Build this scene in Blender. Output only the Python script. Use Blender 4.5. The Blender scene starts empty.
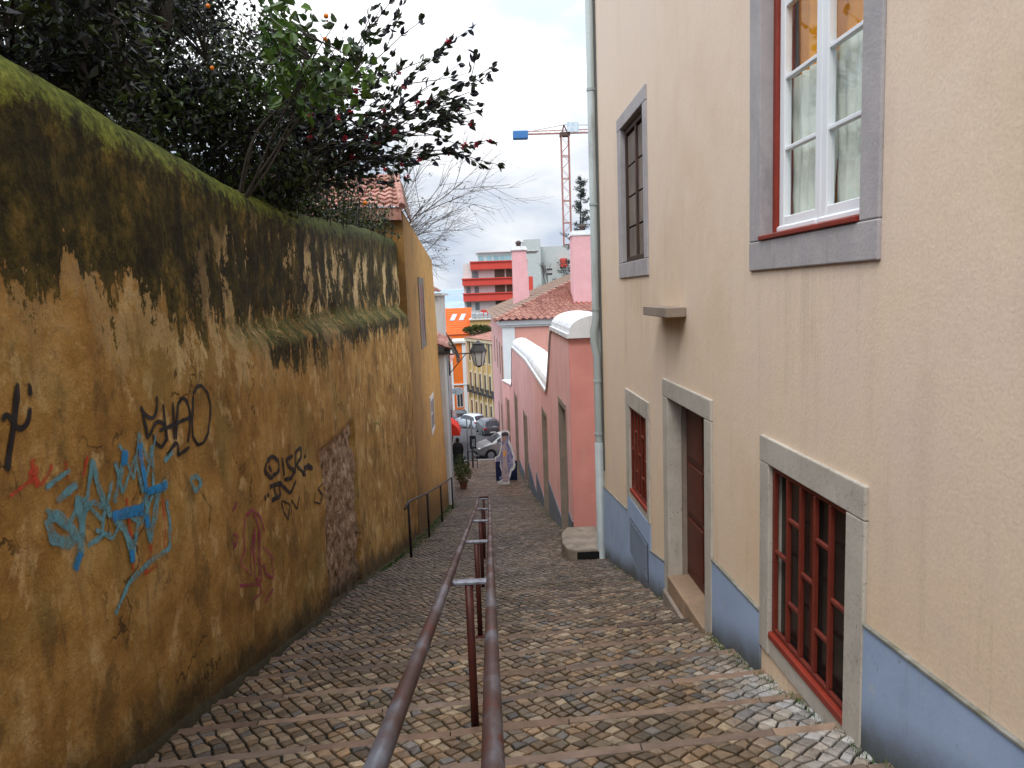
import bpy, bmesh, math, random
from mathutils import Vector, Matrix, noise
R = math.radians
scene = bpy.context.scene
COL = scene.collection
rnd = random.Random(11)

# ------------------------------------------------------------------ camera
# world frame: x right across the alley, y down the alley, z up, camera at the origin (eye 1.6 m above its step)
F = 740.0
def cam_axes(roll=2.1, yh=294.0, xv=482.0):
    t = math.tan(R(roll))
    vp = Vector((xv-512, yh-t*(xv-512)-384, F)).normalized()
    h2 = Vector((1000, yh-t*1000-384, F))
    d = vp.cross(h2).normalized()
    if d.y < 0: d = -d
    rt = d.cross(vp)
    if rt.x < 0: rt = -rt
    return Matrix((rt, vp, -d))
CM = cam_axes()
def at(u, v, Y):
    r = CM @ Vector((u-512, v-384, F))
    return r * (Y / r.y)
cam_d = bpy.data.cameras.new('camera')
cam = bpy.data.objects.new('camera', cam_d); COL.objects.link(cam)
right = CM @ Vector((1,0,0)); up = CM @ Vector((0,-1,0)); back = CM @ Vector((0,0,-1))
cam.matrix_world = Matrix(((right.x, up.x, back.x, 0),(right.y, up.y, back.y, 0),(right.z, up.z, back.z, 0),(0,0,0,1)))
cam_d.sensor_width = 36; cam_d.lens = F/1024*36
cam_d.clip_start = .05; cam_d.clip_end = 8000
scene.camera = cam
scene.render.resolution_x = 1024; scene.render.resolution_y = 768
scene.view_settings.view_transform = 'Standard'
scene.cycles.max_bounces=6; scene.cycles.diffuse_bounces=3; scene.cycles.glossy_bounces=3; scene.cycles.transparent_max_bounces=6; scene.cycles.transmission_bounces=3
scene.view_settings.look = 'None'; scene.view_settings.exposure = 0; scene.view_settings.gamma = 1

# ------------------------------------------------------------------ helpers
class MB:
    def __init__(s): s.v=[]; s.f=[]; s.c=[]
    def face(s, pts, col=None):
        n=len(s.v); s.v.extend(tuple(p) for p in pts); s.f.append(tuple(range(n,n+len(pts)))); s.c.append(col)
    def add(s, vs, fs, col=None):
        n=len(s.v); s.v.extend(tuple(p) for p in vs)
        for f in fs: s.f.append(tuple(i+n for i in f)); s.c.append(col)
    def box(s, x0,x1,y0,y1,z0,z1,col=None):
        s.add([(x0,y0,z0),(x1,y0,z0),(x1,y1,z0),(x0,y1,z0),(x0,y0,z1),(x1,y0,z1),(x1,y1,z1),(x0,y1,z1)],
              [(0,3,2,1),(4,5,6,7),(0,1,5,4),(1,2,6,5),(2,3,7,6),(3,0,4,7)],col)
        return s
    def prism(s, poly, axis, a0, a1, col=None):
        # poly: list of 2d points in the two other axes; extruded along axis from a0 to a1
        def mk(p,a):
            return {'x':(a,p[0],p[1]),'y':(p[0],a,p[1]),'z':(p[0],p[1],a)}[axis]
        n=len(poly)
        s.add([mk(p,a0) for p in poly]+[mk(p,a1) for p in poly],
              [tuple(range(n-1,-1,-1)),tuple(range(n,2*n))]+[(i,(i+1)%n,n+(i+1)%n,n+i) for i in range(n)],col)
        return s
    def tube(s, pts, r, n=8, col=None, caps=True):
        pts=[Vector(p) for p in pts]; m=len(pts)
        rs=r if isinstance(r,(list,tuple)) else [r]*m
        t0=(pts[1]-pts[0]).normalized()
        a=Vector((0,0,1)) if abs(t0.z)<.9 else Vector((1,0,0))
        u=t0.cross(a).normalized(); vs=[]
        for i,p in enumerate(pts):
            if i==0: t=t0
            elif i==m-1: t=(pts[-1]-pts[-2]).normalized()
            else:
                t=((pts[i+1]-p).normalized()+(p-pts[i-1]).normalized())
                t=t.normalized() if t.length>1e-6 else t0
            u=(u-t*u.dot(t)); u=u.normalized() if u.length>1e-6 else t.orthogonal().normalized()
            w=t.cross(u)
            for k in range(n):
                an=2*math.pi*k/n
                vs.append(p+(u*math.cos(an)+w*math.sin(an))*rs[i])
        fs=[]
        for i in range(m-1):
            for k in range(n):
                fs.append((i*n+k,i*n+(k+1)%n,(i+1)*n+(k+1)%n,(i+1)*n+k))
        if caps: fs.append(tuple(range(n-1,-1,-1))); fs.append(tuple((m-1)*n+k for k in range(n)))
        s.add(vs,fs,col); return s
    def lathe(s, cx,cy, prof, n=12, col=None):
        vs=[(cx+r*math.cos(2*math.pi*k/n),cy+r*math.sin(2*math.pi*k/n),z) for r,z in prof for k in range(n)]
        fs=[(i*n+k,i*n+(k+1)%n,(i+1)*n+(k+1)%n,(i+1)*n+k) for i in range(len(prof)-1) for k in range(n)]
        fs.append(tuple(range(n-1,-1,-1))); fs.append(tuple((len(prof)-1)*n+k for k in range(n)))
        s.add(vs,fs,col); return s
    def ball(s, c, r, n=8, col=None):
        rx,ry,rz = r if isinstance(r,(tuple,list)) else (r,r,r)
        vs=[(c[0],c[1],c[2]-rz)]; fs=[]; m=max(3,n//2)
        for i in range(1,m):
            ph=-math.pi/2+math.pi*i/m
            for k in range(n):
                a=2*math.pi*k/n
                vs.append((c[0]+rx*math.cos(ph)*math.cos(a),c[1]+ry*math.cos(ph)*math.sin(a),c[2]+rz*math.sin(ph)))
        vs.append((c[0],c[1],c[2]+rz))
        for k in range(n): fs.append((0,1+(k+1)%n,1+k))
        for i in range(m-2):
            for k in range(n): fs.append((1+i*n+k,1+i*n+(k+1)%n,1+(i+1)*n+(k+1)%n,1+(i+1)*n+k))
        L=len(vs)-1; b=1+(m-2)*n
        for k in range(n): fs.append((b+k,b+(k+1)%n,L))
        s.add(vs,fs,col); return s
    def build(s, name, mat, parent=None, smooth=False, bevel=0, local=False, segs=1):
        if not s.v: return None
        off=Vector((0,0,0))
        if not local:
            if parent is not None: off=wloc(parent)
            else:
                xs=[p[0] for p in s.v]; ys=[p[1] for p in s.v]; zs=[p[2] for p in s.v]
                off=Vector(((min(xs)+max(xs))/2,(min(ys)+max(ys))/2,min(zs)))
        me=bpy.data.meshes.new(name)
        me.from_pydata([(p[0]-off.x,p[1]-off.y,p[2]-off.z) for p in s.v],[],s.f)
        if any(c is not None for c in s.c):
            at_=me.attributes.new('col','FLOAT_COLOR','FACE')
            buf=[]
            for c in s.c:
                c=c or (.5,.5,.5); buf.extend((c[0],c[1],c[2],1))
            at_.data.foreach_set('color',buf)
        for m_ in (mat if isinstance(mat,(list,tuple)) else [mat]): me.materials.append(m_)
        if smooth: me.polygons.foreach_set('use_smooth',[True]*len(me.polygons))
        me.update()
        o=bpy.data.objects.new(name,me); COL.objects.link(o)
        if parent is not None: o.parent=parent
        elif not local: o.location=off
        if bevel:
            b=o.modifiers.new('bevel','BEVEL'); b.width=bevel; b.segments=segs; b.limit_method='ANGLE'
        return o
def wloc(o):
    l=Vector(o.location)
    while o.parent: o=o.parent; l+=Vector(o.location)
    return l
def tag(o,label=None,cat=None,group=None,kind=None):
    if label: o['label']=label
    if cat: o['category']=cat
    if group: o['group']=group
    if kind: o['kind']=kind
    return o
def thing(name,loc,label,cat,group=None,rz=0):
    o=bpy.data.objects.new(name,None); COL.objects.link(o); o.empty_display_size=.2
    o.location=loc; o.rotation_euler=(0,0,rz)
    return tag(o,label,cat,group)
def B(name,mat,parent,*boxes,bevel=0,local=False):
    m=MB()
    for b in boxes: m.box(*b)
    return m.build(name,mat,parent,bevel=bevel,local=local)
def copy_tree(o,parent=None):
    c=o.copy(); COL.objects.link(c); c.parent=parent
    for ch in [k for k in bpy.data.objects if k.parent==o]: copy_tree(ch,c)
    return c

# ------------------------------------------------------------------ materials
class NT:
    def __init__(s,name):
        s.m=bpy.data.materials.new(name); s.m.use_nodes=True
        s.t=s.m.node_tree; s.t.nodes.clear()
        s.out=s.n('ShaderNodeOutputMaterial')
    def n(s,typ,**kw):
        x=s.t.nodes.new(typ)
        for k,v in kw.items(): setattr(x,k,v)
        return x
    def l(s,a,b): s.t.links.new(a,b)
    def setin(s,sock,val):
        if hasattr(val,'is_output') or isinstance(val,bpy.types.NodeSocket): s.l(val,sock)
        else: sock.default_value=val
    def pos(s,scale=(1,1,1),loc=(0,0,0)):
        g=s.n('ShaderNodeNewGeometry'); m=s.n('ShaderNodeMapping'); m.inputs['Scale'].default_value=scale; m.inputs['Location'].default_value=loc
        s.l(g.outputs['Position'],m.inputs['Vector']); return m.outputs[0]
    def noise(s,vec,scale,detail=6,rough=.55,dist=0):
        x=s.n('ShaderNodeTexNoise'); s.l(vec,x.inputs['Vector']); x.inputs['Scale'].default_value=scale
        x.inputs['Detail'].default_value=detail; x.inputs['Roughness'].default_value=rough; x.inputs['Distortion'].default_value=dist
        return x.outputs['Fac']
    def ramp(s,fac,stops,interp='LINEAR'):
        x=s.n('ShaderNodeValToRGB'); e=x.color_ramp; e.interpolation=interp
        while len(e.elements)<len(stops): e.elements.new(.5)
        for el,(p,c) in zip(e.elements,stops):
            el.position=p; el.color=(c[0],c[1],c[2],1) if isinstance(c,(tuple,list)) else (c,c,c,1)
        s.l(fac,x.inputs['Fac']); return x.outputs['Color']
    def math(s,op,a,b=0,c=None,clamp=False):
        x=s.n('ShaderNodeMath'); x.operation=op; x.use_clamp=clamp
        s.setin(x.inputs[0],a); s.setin(x.inputs[1],b)
        if c is not None: s.setin(x.inputs[2],c)
        return x.outputs[0]
    def mapr(s,v,a,b,c=0,d=1):
        x=s.n('ShaderNodeMapRange'); x.clamp=True; x.interpolation_type='SMOOTHSTEP'
        s.setin(x.inputs['Value'],v)
        for k,q in zip(('From Min','From Max','To Min','To Max'),(a,b,c,d)): x.inputs[k].default_value=q
        return x.outputs[0]
    def mix(s,f,a,b,mode='MIX'):
        x=s.n('ShaderNodeMix'); x.data_type='RGBA'; x.blend_type=mode
        s.setin(x.inputs[0],f)
        for i,c in ((6,a),(7,b)):
            if isinstance(c,(tuple,list)): x.inputs[i].default_value=(c[0],c[1],c[2],1)
            else: s.l(c,x.inputs[i])
        return x.outputs[2]
    def bump(s,h,strength=.3,dist=.01,prev=None):
        x=s.n('ShaderNodeBump'); x.inputs['Strength'].default_value=strength; x.inputs['Distance'].default_value=dist
        s.l(h,x.inputs['Height'])
        if prev is not None: s.l(prev,x.inputs['Normal'])
        return x.outputs[0]
    def pbr(s,col,rough=.8,bump=None,spec=.3,metal=0):
        p=s.n('ShaderNodeBsdfPrincipled')
        if isinstance(col,(tuple,list)): p.inputs['Base Color'].default_value=(col[0],col[1],col[2],1)
        else: s.l(col,p.inputs['Base Color'])
        s.setin(p.inputs['Roughness'],rough)
        p.inputs['Specular IOR Level'].default_value=spec; p.inputs['Metallic'].default_value=metal
        if bump is not None: s.l(bump,p.inputs['Normal'])
        s.l(p.outputs[0],s.out.inputs[0]); s.p=p
        return s.m
    def xyz(s):
        g=s.n('ShaderNodeNewGeometry'); x=s.n('ShaderNodeSeparateXYZ'); s.l(g.outputs['Position'],x.inputs[0]); return x.outputs
MATS={}
def mat(name,c1,c2=None,scale=3,rough=.8,bump=0,bscale=40,spec=.3,metal=0,stretch=(1,1,1),dist=.01,lo=.3,hi=.7,grime=0,grimec=(.08,.06,.04)):
    if name in MATS: return MATS[name]
    t=NT(name)
    if c2 is None: c2=tuple(c*.82 for c in c1)
    v=t.pos(stretch)
    col=t.ramp(t.noise(v,scale,8,.62),[(lo,c1),(hi,c2)])
    if grime:
        g=t.math('MULTIPLY',t.mapr(t.noise(t.pos((1.2,1.2,.25)),2.2,8,.7),.5,.75),grime)
        col=t.mix(g,col,grimec)
    b=None
    if bump: b=t.bump(t.noise(t.pos(),bscale,4,.6),bump,dist)
    MATS[name]=t.pbr(col,rough,b,spec,metal)
    return MATS[name]
def attr_mat(name,rough=.6,spec=.3,trans=0,bump=0,bscale=60,var=0,varscale=5):
    t=NT(name); a=t.n('ShaderNodeAttribute'); a.attribute_name='col'
    col=a.outputs['Color']
    if var:
        k=t.ramp(t.noise(t.pos(),varscale,6,.65),[(.25,1-var),(.75,1+var*.5)])
        col=t.mix(1,col,k,'MULTIPLY')
    b=t.bump(t.noise(t.pos(),bscale,4,.6),bump,.006) if bump else None
    m=t.pbr(col,rough,b,spec)
    if trans:
        tr=t.n('ShaderNodeBsdfTranslucent'); t.l(col,tr.inputs[0]); mx=t.n('ShaderNodeMixShader'); mx.inputs[0].default_value=trans
        t.l(t.p.outputs[0],mx.inputs[1]); t.l(tr.outputs[0],mx.inputs[2]); t.l(mx.outputs[0],t.out.inputs[0])
    return m
def glass_mat(name,tint=(.9,.95,.95),refl=.25,rough=.02):
    t=NT(name); tr=t.n('ShaderNodeBsdfTransparent'); tr.inputs[0].default_value=(*tint,1)
    gl=t.n('ShaderNodeBsdfGlossy'); gl.inputs['Roughness'].default_value=rough; gl.inputs[0].default_value=(.9,.93,.95,1)
    mx=t.n('ShaderNodeMixShader'); mx.inputs[0].default_value=refl
    t.l(tr.outputs[0],mx.inputs[1]); t.l(gl.outputs[0],mx.inputs[2]); t.l(mx.outputs[0],t.out.inputs[0]); return t.m

# alley profile: height of the ground under the camera's coordinates
PROF=[(-400,.84),(-10,.84),(14,-5.016),(28.6,-7.94),(43,-9.67),(110,-17.9),(240,-26),(420,-30),(6000,-30)]
def gz(y):
    for (a,b),(c,d) in zip(PROF,PROF[1:]):
        if y<=c: return b+(d-b)*(y-a)/(c-a)
    return PROF[-1][1]

# ------------------------------------------------------------------ world and light
w=bpy.data.worlds.new('World'); scene.world=w; w.use_nodes=True
nt=w.node_tree; nt.nodes.clear()
def wn(t,**k):
    x=nt.nodes.new(t)
    for a,b in k.items(): setattr(x,a,b)
    return x
SUN_EL,SUN_ROT=R(52),R(205)
sky=wn('ShaderNodeTexSky'); sky.sky_type='NISHITA'; sky.sun_disc=False; sky.sun_elevation=SUN_EL; sky.sun_rotation=SUN_ROT
bg1=wn('ShaderNodeBackground'); bg1.inputs[1].default_value=.11; nt.links.new(sky.outputs[0],bg1.inputs[0])
tc=wn('ShaderNodeTexCoord'); sp=wn('ShaderNodeSeparateXYZ'); nt.links.new(tc.outputs['Generated'],sp.inputs[0])
mp=wn('ShaderNodeMapping'); mp.inputs['Scale'].default_value=(1,1,2.2); nt.links.new(tc.outputs['Generated'],mp.inputs[0])
nz=wn('ShaderNodeTexNoise'); nz.inputs['Scale'].default_value=3.4; nz.inputs['Detail'].default_value=6; nz.inputs['Roughness'].default_value=.5
nt.links.new(mp.outputs[0],nz.inputs['Vector'])
cr=wn('ShaderNodeValToRGB'); nt.links.new(nz.outputs['Fac'],cr.inputs[0])
cr.color_ramp.elements[0].position=.42; cr.color_ramp.elements[0].color=(.60,.68,.82,1)
cr.color_ramp.elements[1].position=.58; cr.color_ramp.elements[1].color=(1.06,1.07,1.09,1)
# overcast luminance: brighter towards the zenith
mr=wn('ShaderNodeMapRange'); mr.inputs['From Min'].default_value=.15; mr.inputs['From Max'].default_value=1
mr.inputs['To Min'].default_value=1.03; mr.inputs['To Max'].default_value=3.5; nt.links.new(sp.outputs['Z'],mr.inputs['Value'])
bg2=wn('ShaderNodeBackground'); nt.links.new(cr.outputs[0],bg2.inputs[0]); nt.links.new(mr.outputs[0],bg2.inputs[1])
ms=wn('ShaderNodeMixShader'); ms.inputs[0].default_value=.93
nt.links.new(bg1.outputs[0],ms.inputs[1]); nt.links.new(bg2.outputs[0],ms.inputs[2])
wo=wn('ShaderNodeOutputWorld'); nt.links.new(ms.outputs[0],wo.inputs[0])
sl=bpy.data.lights.new('sun','SUN'); sl.energy=1.5; sl.angle=R(16); sl.color=(1,.95,.87)
so=bpy.data.objects.new('sun',sl); COL.objects.link(so)
sd=Vector((math.sin(SUN_ROT)*math.cos(SUN_EL),math.cos(SUN_ROT)*math.cos(SUN_EL),math.sin(SUN_EL)))
so.rotation_euler=sd.to_track_quat('Z','Y').to_euler(); so.location=sd*50
GRAF={
 'tagp': [
(0.032,[(3.228,-0.294),(3.206,-0.366),(3.183,-0.436),(3.153,-0.511),(3.118,-0.596),(3.078,-0.656)]),
(0.022,[(3.093,-0.451),(3.103,-0.426),(3.127,-0.421),(3.148,-0.437),(3.166,-0.467),(3.191,-0.49),(3.229,-0.5),(3.268,-0.482),(3.29,-0.447),(3.302,-0.411)]),
(0.03,[(3.183,-0.635),(3.191,-0.638)]),
(0.03,[(3.248,-0.656),(3.256,-0.659)]),
(0.02,[(3.302,-0.303),(3.317,-0.33),(3.306,-0.373)]),
 ],
 'shao': [
(0.02,[(4.279,-0.559),(4.302,-0.6),(4.355,-0.636),(4.413,-0.653),(4.462,-0.644),(4.493,-0.609),(4.513,-0.569),(4.511,-0.526)]),
(0.02,[(4.279,-0.559),(4.303,-0.635),(4.319,-0.699),(4.322,-0.755),(4.364,-0.736),(4.436,-0.692),(4.501,-0.686),(4.555,-0.706),(4.578,-0.754),(4.564,-0.817),(4.491,-0.846),(4.42,-0.803),(4.386,-0.74)]),
(0.02,[(4.505,-0.744),(4.605,-0.744),(4.728,-0.744),(4.841,-0.736),(4.938,-0.733)]),
(0.02,[(4.602,-0.589),(4.597,-0.706),(4.594,-0.834)]),
(0.02,[(4.742,-0.599),(4.723,-0.728),(4.697,-0.844)]),
(0.02,[(4.72,-0.848),(4.758,-0.734),(4.809,-0.627),(4.873,-0.591),(4.932,-0.63),(4.949,-0.727),(4.917,-0.824),(4.878,-0.895)]),
(0.02,[(4.555,-0.911),(4.628,-0.875),(4.712,-0.858),(4.725,-0.88),(4.702,-0.943),(4.894,-0.926)]),
(0.02,[(5.038,-0.597),(5.11,-0.55),(5.184,-0.551),(5.257,-0.61),(5.303,-0.701),(5.28,-0.798),(5.213,-0.896),(5.115,-0.943),(5.041,-0.945),(4.985,-0.877),(4.992,-0.774),(5.013,-0.682),(5.048,-0.599)]),
(0.03,[(5.136,-0.759),(5.151,-0.767)]),
 ],
 'blue': [
(0.025,[(3.32,-0.88),(3.45,-1.02),(3.62,-0.92),(3.78,-1.08),(3.9,-0.9)]),
(0.022,[(3.95,-0.8),(4.0,-1.0),(4.15,-0.82),(4.2,-1.05),(4.35,-0.8),(4.3,-1.1)]),
(0.022,[(3.7,-1.1),(3.85,-1.2),(4.0,-1.1),(4.15,-1.22),(4.3,-1.08)]),
(0.02,[(4.0,-0.72),(4.12,-0.95),(4.22,-0.7),(4.3,-0.92),(4.42,-0.74)]),
(0.05,[(3.317,-0.923),(3.345,-1.031),(3.475,-1.099),(3.532,-1.081),(3.412,-0.941),(3.327,-0.921)]),
(0.055,[(3.48,-1.235),(3.549,-1.162),(3.596,-1.04),(3.572,-0.934),(3.592,-0.89)]),
(0.035,[(3.574,-1.095),(3.67,-0.899),(3.734,-0.756),(3.768,-0.886),(3.828,-1.021),(3.865,-1.092)]),
(0.035,[(3.405,-0.874),(3.592,-0.835)]),
(0.025,[(3.333,-0.791),(3.552,-0.758)]),
(0.04,[(3.905,-1.03),(3.988,-0.889),(4.056,-0.761)]),
(0.05,[(3.889,-1.106),(3.981,-1.19),(4.025,-1.317),(4.022,-1.401)]),
(0.035,[(4.022,-1.401),(4.075,-1.291),(4.151,-1.144),(4.244,-1.069),(4.217,-1.266),(4.229,-1.359)]),
(0.045,[(4.229,-1.359),(4.307,-1.221),(4.369,-1.088),(4.493,-1.067),(4.245,-1.062)]),
(0.03,[(4.473,-1.162),(4.474,-1.318),(4.442,-1.464),(4.223,-1.461),(3.974,-1.495),(3.788,-1.596)]),
(0.025,[(3.607,-1.157),(3.751,-1.155),(3.797,-1.051)]),
(0.025,[(3.849,-1.174),(3.753,-1.142)]),
(0.03,[(4.821,-1.127),(4.9,-1.232),(5.015,-1.202),(4.944,-1.133),(4.821,-1.127)]),
(0.03,[(4.504,-0.939),(4.639,-0.899)]),
(0.03,[(3.607,-0.981),(3.716,-0.963),(3.826,-1.033)]),
 ],
 'deep': [
(0.05,[(4.055,-0.764),(4.022,-0.856)]),
(0.04,[(4.217,-0.758),(4.229,-0.919),(4.244,-1.069)]),
(0.055,[(3.867,-1.086),(4.053,-1.115),(4.197,-1.143)]),
(0.04,[(4.025,-1.317),(4.022,-1.401)]),
(0.04,[(3.48,-1.235),(3.549,-1.162)]),
(0.05,[(4.226,-1.181),(4.217,-1.266)]),
(0.04,[(4.247,-1.055),(4.49,-1.082)]),
 ],
 'red': [
(0.04,[(3.279,-0.637),(3.293,-0.707),(3.247,-0.707),(3.298,-0.776)]),
(0.02,[(3.298,-0.776),(3.416,-0.713),(3.411,-0.689)]),
(0.015,[(3.521,-0.702),(3.521,-0.81)]),
(0.02,[(4.043,-1.028),(4.047,-1.211),(4.025,-1.459)]),
(0.018,[(4.427,-1.134),(4.425,-1.303),(4.393,-1.447)]),
(0.03,[(4.214,-1.354),(4.25,-1.411)]),
(0.015,[(4.25,-1.411),(4.135,-1.509),(4.295,-1.51)]),
(0.02,[(3.706,-0.719),(3.64,-0.816)]),
(0.015,[(3.068,-0.757),(3.261,-0.732)]),
 ],
 'oisr': [
(0.03,[(6.542,-1.405),(6.74,-1.393),(6.922,-1.48),(6.898,-1.57),(6.65,-1.579),(6.485,-1.481),(6.542,-1.405)]),
(0.03,[(6.606,-1.454),(6.705,-1.523)]),
(0.03,[(7.095,-1.483),(7.128,-1.625),(7.129,-1.687)]),
(0.03,[(7.498,-1.559),(7.261,-1.545),(7.333,-1.624),(7.504,-1.716),(7.39,-1.765),(7.165,-1.721)]),
(0.03,[(7.604,-1.543),(7.541,-1.764)]),
(0.03,[(7.604,-1.543),(7.868,-1.546),(7.838,-1.648),(7.617,-1.677),(7.938,-1.875)]),
(0.03,[(7.912,-1.773),(8.235,-1.864),(8.08,-1.785),(7.834,-1.85)]),
(0.03,[(8.003,-1.657),(8.045,-1.707)]),
(0.03,[(6.594,-1.645),(6.907,-1.692)]),
(0.03,[(6.745,-1.673),(6.793,-1.804)]),
(0.03,[(6.636,-1.783),(6.917,-1.814)]),
(0.03,[(6.955,-1.832),(6.951,-1.691),(7.26,-1.884),(7.476,-1.813)]),
(0.03,[(6.412,-1.675),(6.459,-1.722)]),
(0.03,[(6.508,-1.679),(6.548,-1.728)]),
(0.014,[(6.945,-1.87),(7.034,-2.031),(7.119,-2.119),(7.213,-1.984),(6.986,-1.882)]),
(0.014,[(7.245,-2.107),(7.333,-1.967),(7.49,-2.116),(7.577,-1.996)]),
(0.012,[(8.277,-2.132),(8.184,-2.235),(8.408,-2.329),(8.502,-2.237),(8.339,-2.134)]),
(0.012,[(8.664,-2.146),(8.402,-2.136),(8.621,-2.285),(8.476,-2.319)]),
(0.012,[(8.573,-2.436),(8.56,-2.478)]),
 ],
 'magenta': [
(0.022,[(5.853,-1.694),(6.015,-1.681),(6.187,-1.796),(6.286,-1.959)]),
(0.022,[(6.015,-1.681),(6.14,-1.846),(6.13,-2.016),(6.064,-2.273)]),
(0.022,[(5.853,-1.694),(5.763,-1.808),(5.759,-1.949),(5.653,-2.011),(5.854,-2.191),(5.927,-2.03),(6.036,-1.856)]),
(0.022,[(6.072,-1.846),(5.967,-2.256),(6.117,-2.338),(6.193,-1.907)]),
(0.022,[(6.254,-2.081),(6.472,-2.249),(6.457,-2.45),(6.262,-2.329),(6.218,-2.222)]),
(0.022,[(5.56,-2.155),(6.016,-2.329),(6.06,-2.423),(5.806,-2.38)]),
(0.022,[(6.47,-2.548),(6.199,-2.571)]),
(0.022,[(5.686,-1.524),(5.562,-1.566)]),
(0.022,[(5.523,-1.729),(5.623,-1.781),(5.522,-1.845),(5.514,-1.764)]),
 ],
}
# ------------------------------------------------------------------ terrain, streets
def struct(o): return tag(o,kind='structure')
ys=[-400,-60,-12,-10]+[-8+2*i for i in range(60)]+[120,150,190,240,300,420,600,900,1200]
xs=[-1500,-600,-250,-100,-50,-25,-12,-6,-3,0,3,6,12,25,50,100,250,600,1500]
m=MB(); vs=[]; fs=[]
for y in ys:
    for x in xs: vs.append((x,y,gz(y)-.16))
n=len(xs)
for i in range(len(ys)-1):
    for j in range(n-1): fs.append((i*n+j,i*n+j+1,(i+1)*n+j+1,(i+1)*n+j))
m.add(vs,fs)
struct(m.build('ground',mat('earth',(.09,.08,.06),(.05,.055,.035),scale=.6,rough=.95,bump=.4,bscale=8),smooth=True))
m=MB(); m.face([(-4000,420,-29.9),(4000,420,-29.9),(4000,7000,-29.9),(-4000,7000,-29.9)])
struct(m.build('river',mat('river_water',(.35,.45,.55),(.28,.38,.5),scale=.01,rough=.2,bump=.1,bscale=.3)))
m=MB(); vs=[]; fs=[]; nx=70; ny=14
for j in range(ny):
    for i in range(nx):
        x=-1600+i*50; y=1500+j*70
        h=-32+math.sin(math.pi*j/(ny-1))*(46+16*noise.noise(Vector((x*.004,y*.003,0)))+7*noise.noise(Vector((x*.02,y*.02,3))))
        vs.append((x,y,h))
for j in range(ny-1):
    for i in range(nx-1): fs.append((j*nx+i,j*nx+i+1,(j+1)*nx+i+1,(j+1)*nx+i))
m.add(vs,fs)
struct(m.build('hill',mat('far_hill',(.20,.28,.36),(.36,.42,.48),scale=.02,rough=1,stretch=(1,1,3)),smooth=True))  # distance haze is mixed into the pale bluish hill colour

# street below the stairs: asphalt sheet following the slope
def sheet(name,m_,xl,xr,y0,y1,dz,step=2.0):
    mb=MB(); vs=[]; fs=[]; k=max(1,int(round((y1-y0)/step)))
    for i in range(k+1):
        y=y0+(y1-y0)*i/k
        vs+= [(xl(y) if callable(xl) else xl,y,gz(y)+dz),(xr(y) if callable(xr) else xr,y,gz(y)+dz)]
    for i in range(k): fs.append((2*i,2*i+1,2*i+3,2*i+2))
    mb.add(vs,fs); return struct(mb.build(name,m_))
asph=mat('asphalt',(.075,.078,.085),(.045,.047,.052),scale=1.2,rough=.75,bump=.3,bscale=60)
sheet('street',asph,-12,14,43.2,112,-.06)
struct(B('kerb',mat('kerb_stone',(.32,.31,.29),(.22,.21,.2),scale=4,bump=.3),None,(-12,14,42.85,43.15,gz(43)-.3,gz(43)+.005),bevel=.02))
pave=mat('pavement',(.30,.29,.27),(.2,.19,.18),scale=3,bump=.3)
sheet('pavement',pave,lambda y:1.9-(y-43)*.035,lambda y:3.2,50,74,.05)

# ------------------------------------------------------------------ stairway: mortar bed, stone edging, setts
def step_list():
    e=[-2.0]; y=-2.0
    while y<3.2: y+=.57; e.append(y)
    e=[3.78-.57*k for k in range(10,0,-1)]+[3.78,4.32,4.9,5.5]
    y=5.5
    while y<13.4: y+=.62+rnd.uniform(-.03,.03); e.append(y)
    while y<28.3: y+=.68+rnd.uniform(-.04,.04); e.append(y)
    return e
EDGE=step_list()
SKEW=.085
def xl_ground(y): return -2.05 if y<17 else -2.05+.05*(y-17) if y<30 else -1.4
RIS=.062
def tread_z(i,t):
    # height along tread i (t 0..1 from the riser foot to the next nosing)
    y0,y1=EDGE[i],EDGE[i+1]
    za=gz(y0)-RIS; zb=gz(y1)
    return za+(zb-za)*t
def alley_z(x,y):
    yy=y-SKEW*x
    if yy>=EDGE[-1]: 
        d=yy-EDGE[-1]
        return gz(y)-RIS*max(0,1-d/1.0)
    for i in range(len(EDGE)-1):
        if EDGE[i]<=yy<EDGE[i+1]: return tread_z(i,(yy-EDGE[i])/(EDGE[i+1]-EDGE[i]))
    return gz(y)
def sm_(a,b,v):
    t=max(0,min(1,(v-a)/(b-a))); return t*t*(3-2*t)
bed=MB(); strip=MB(); setts=MB()
XL,XR=-2.3,2.6
def P3(x,yy,z): return (x,yy+SKEW*x,z)
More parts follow.
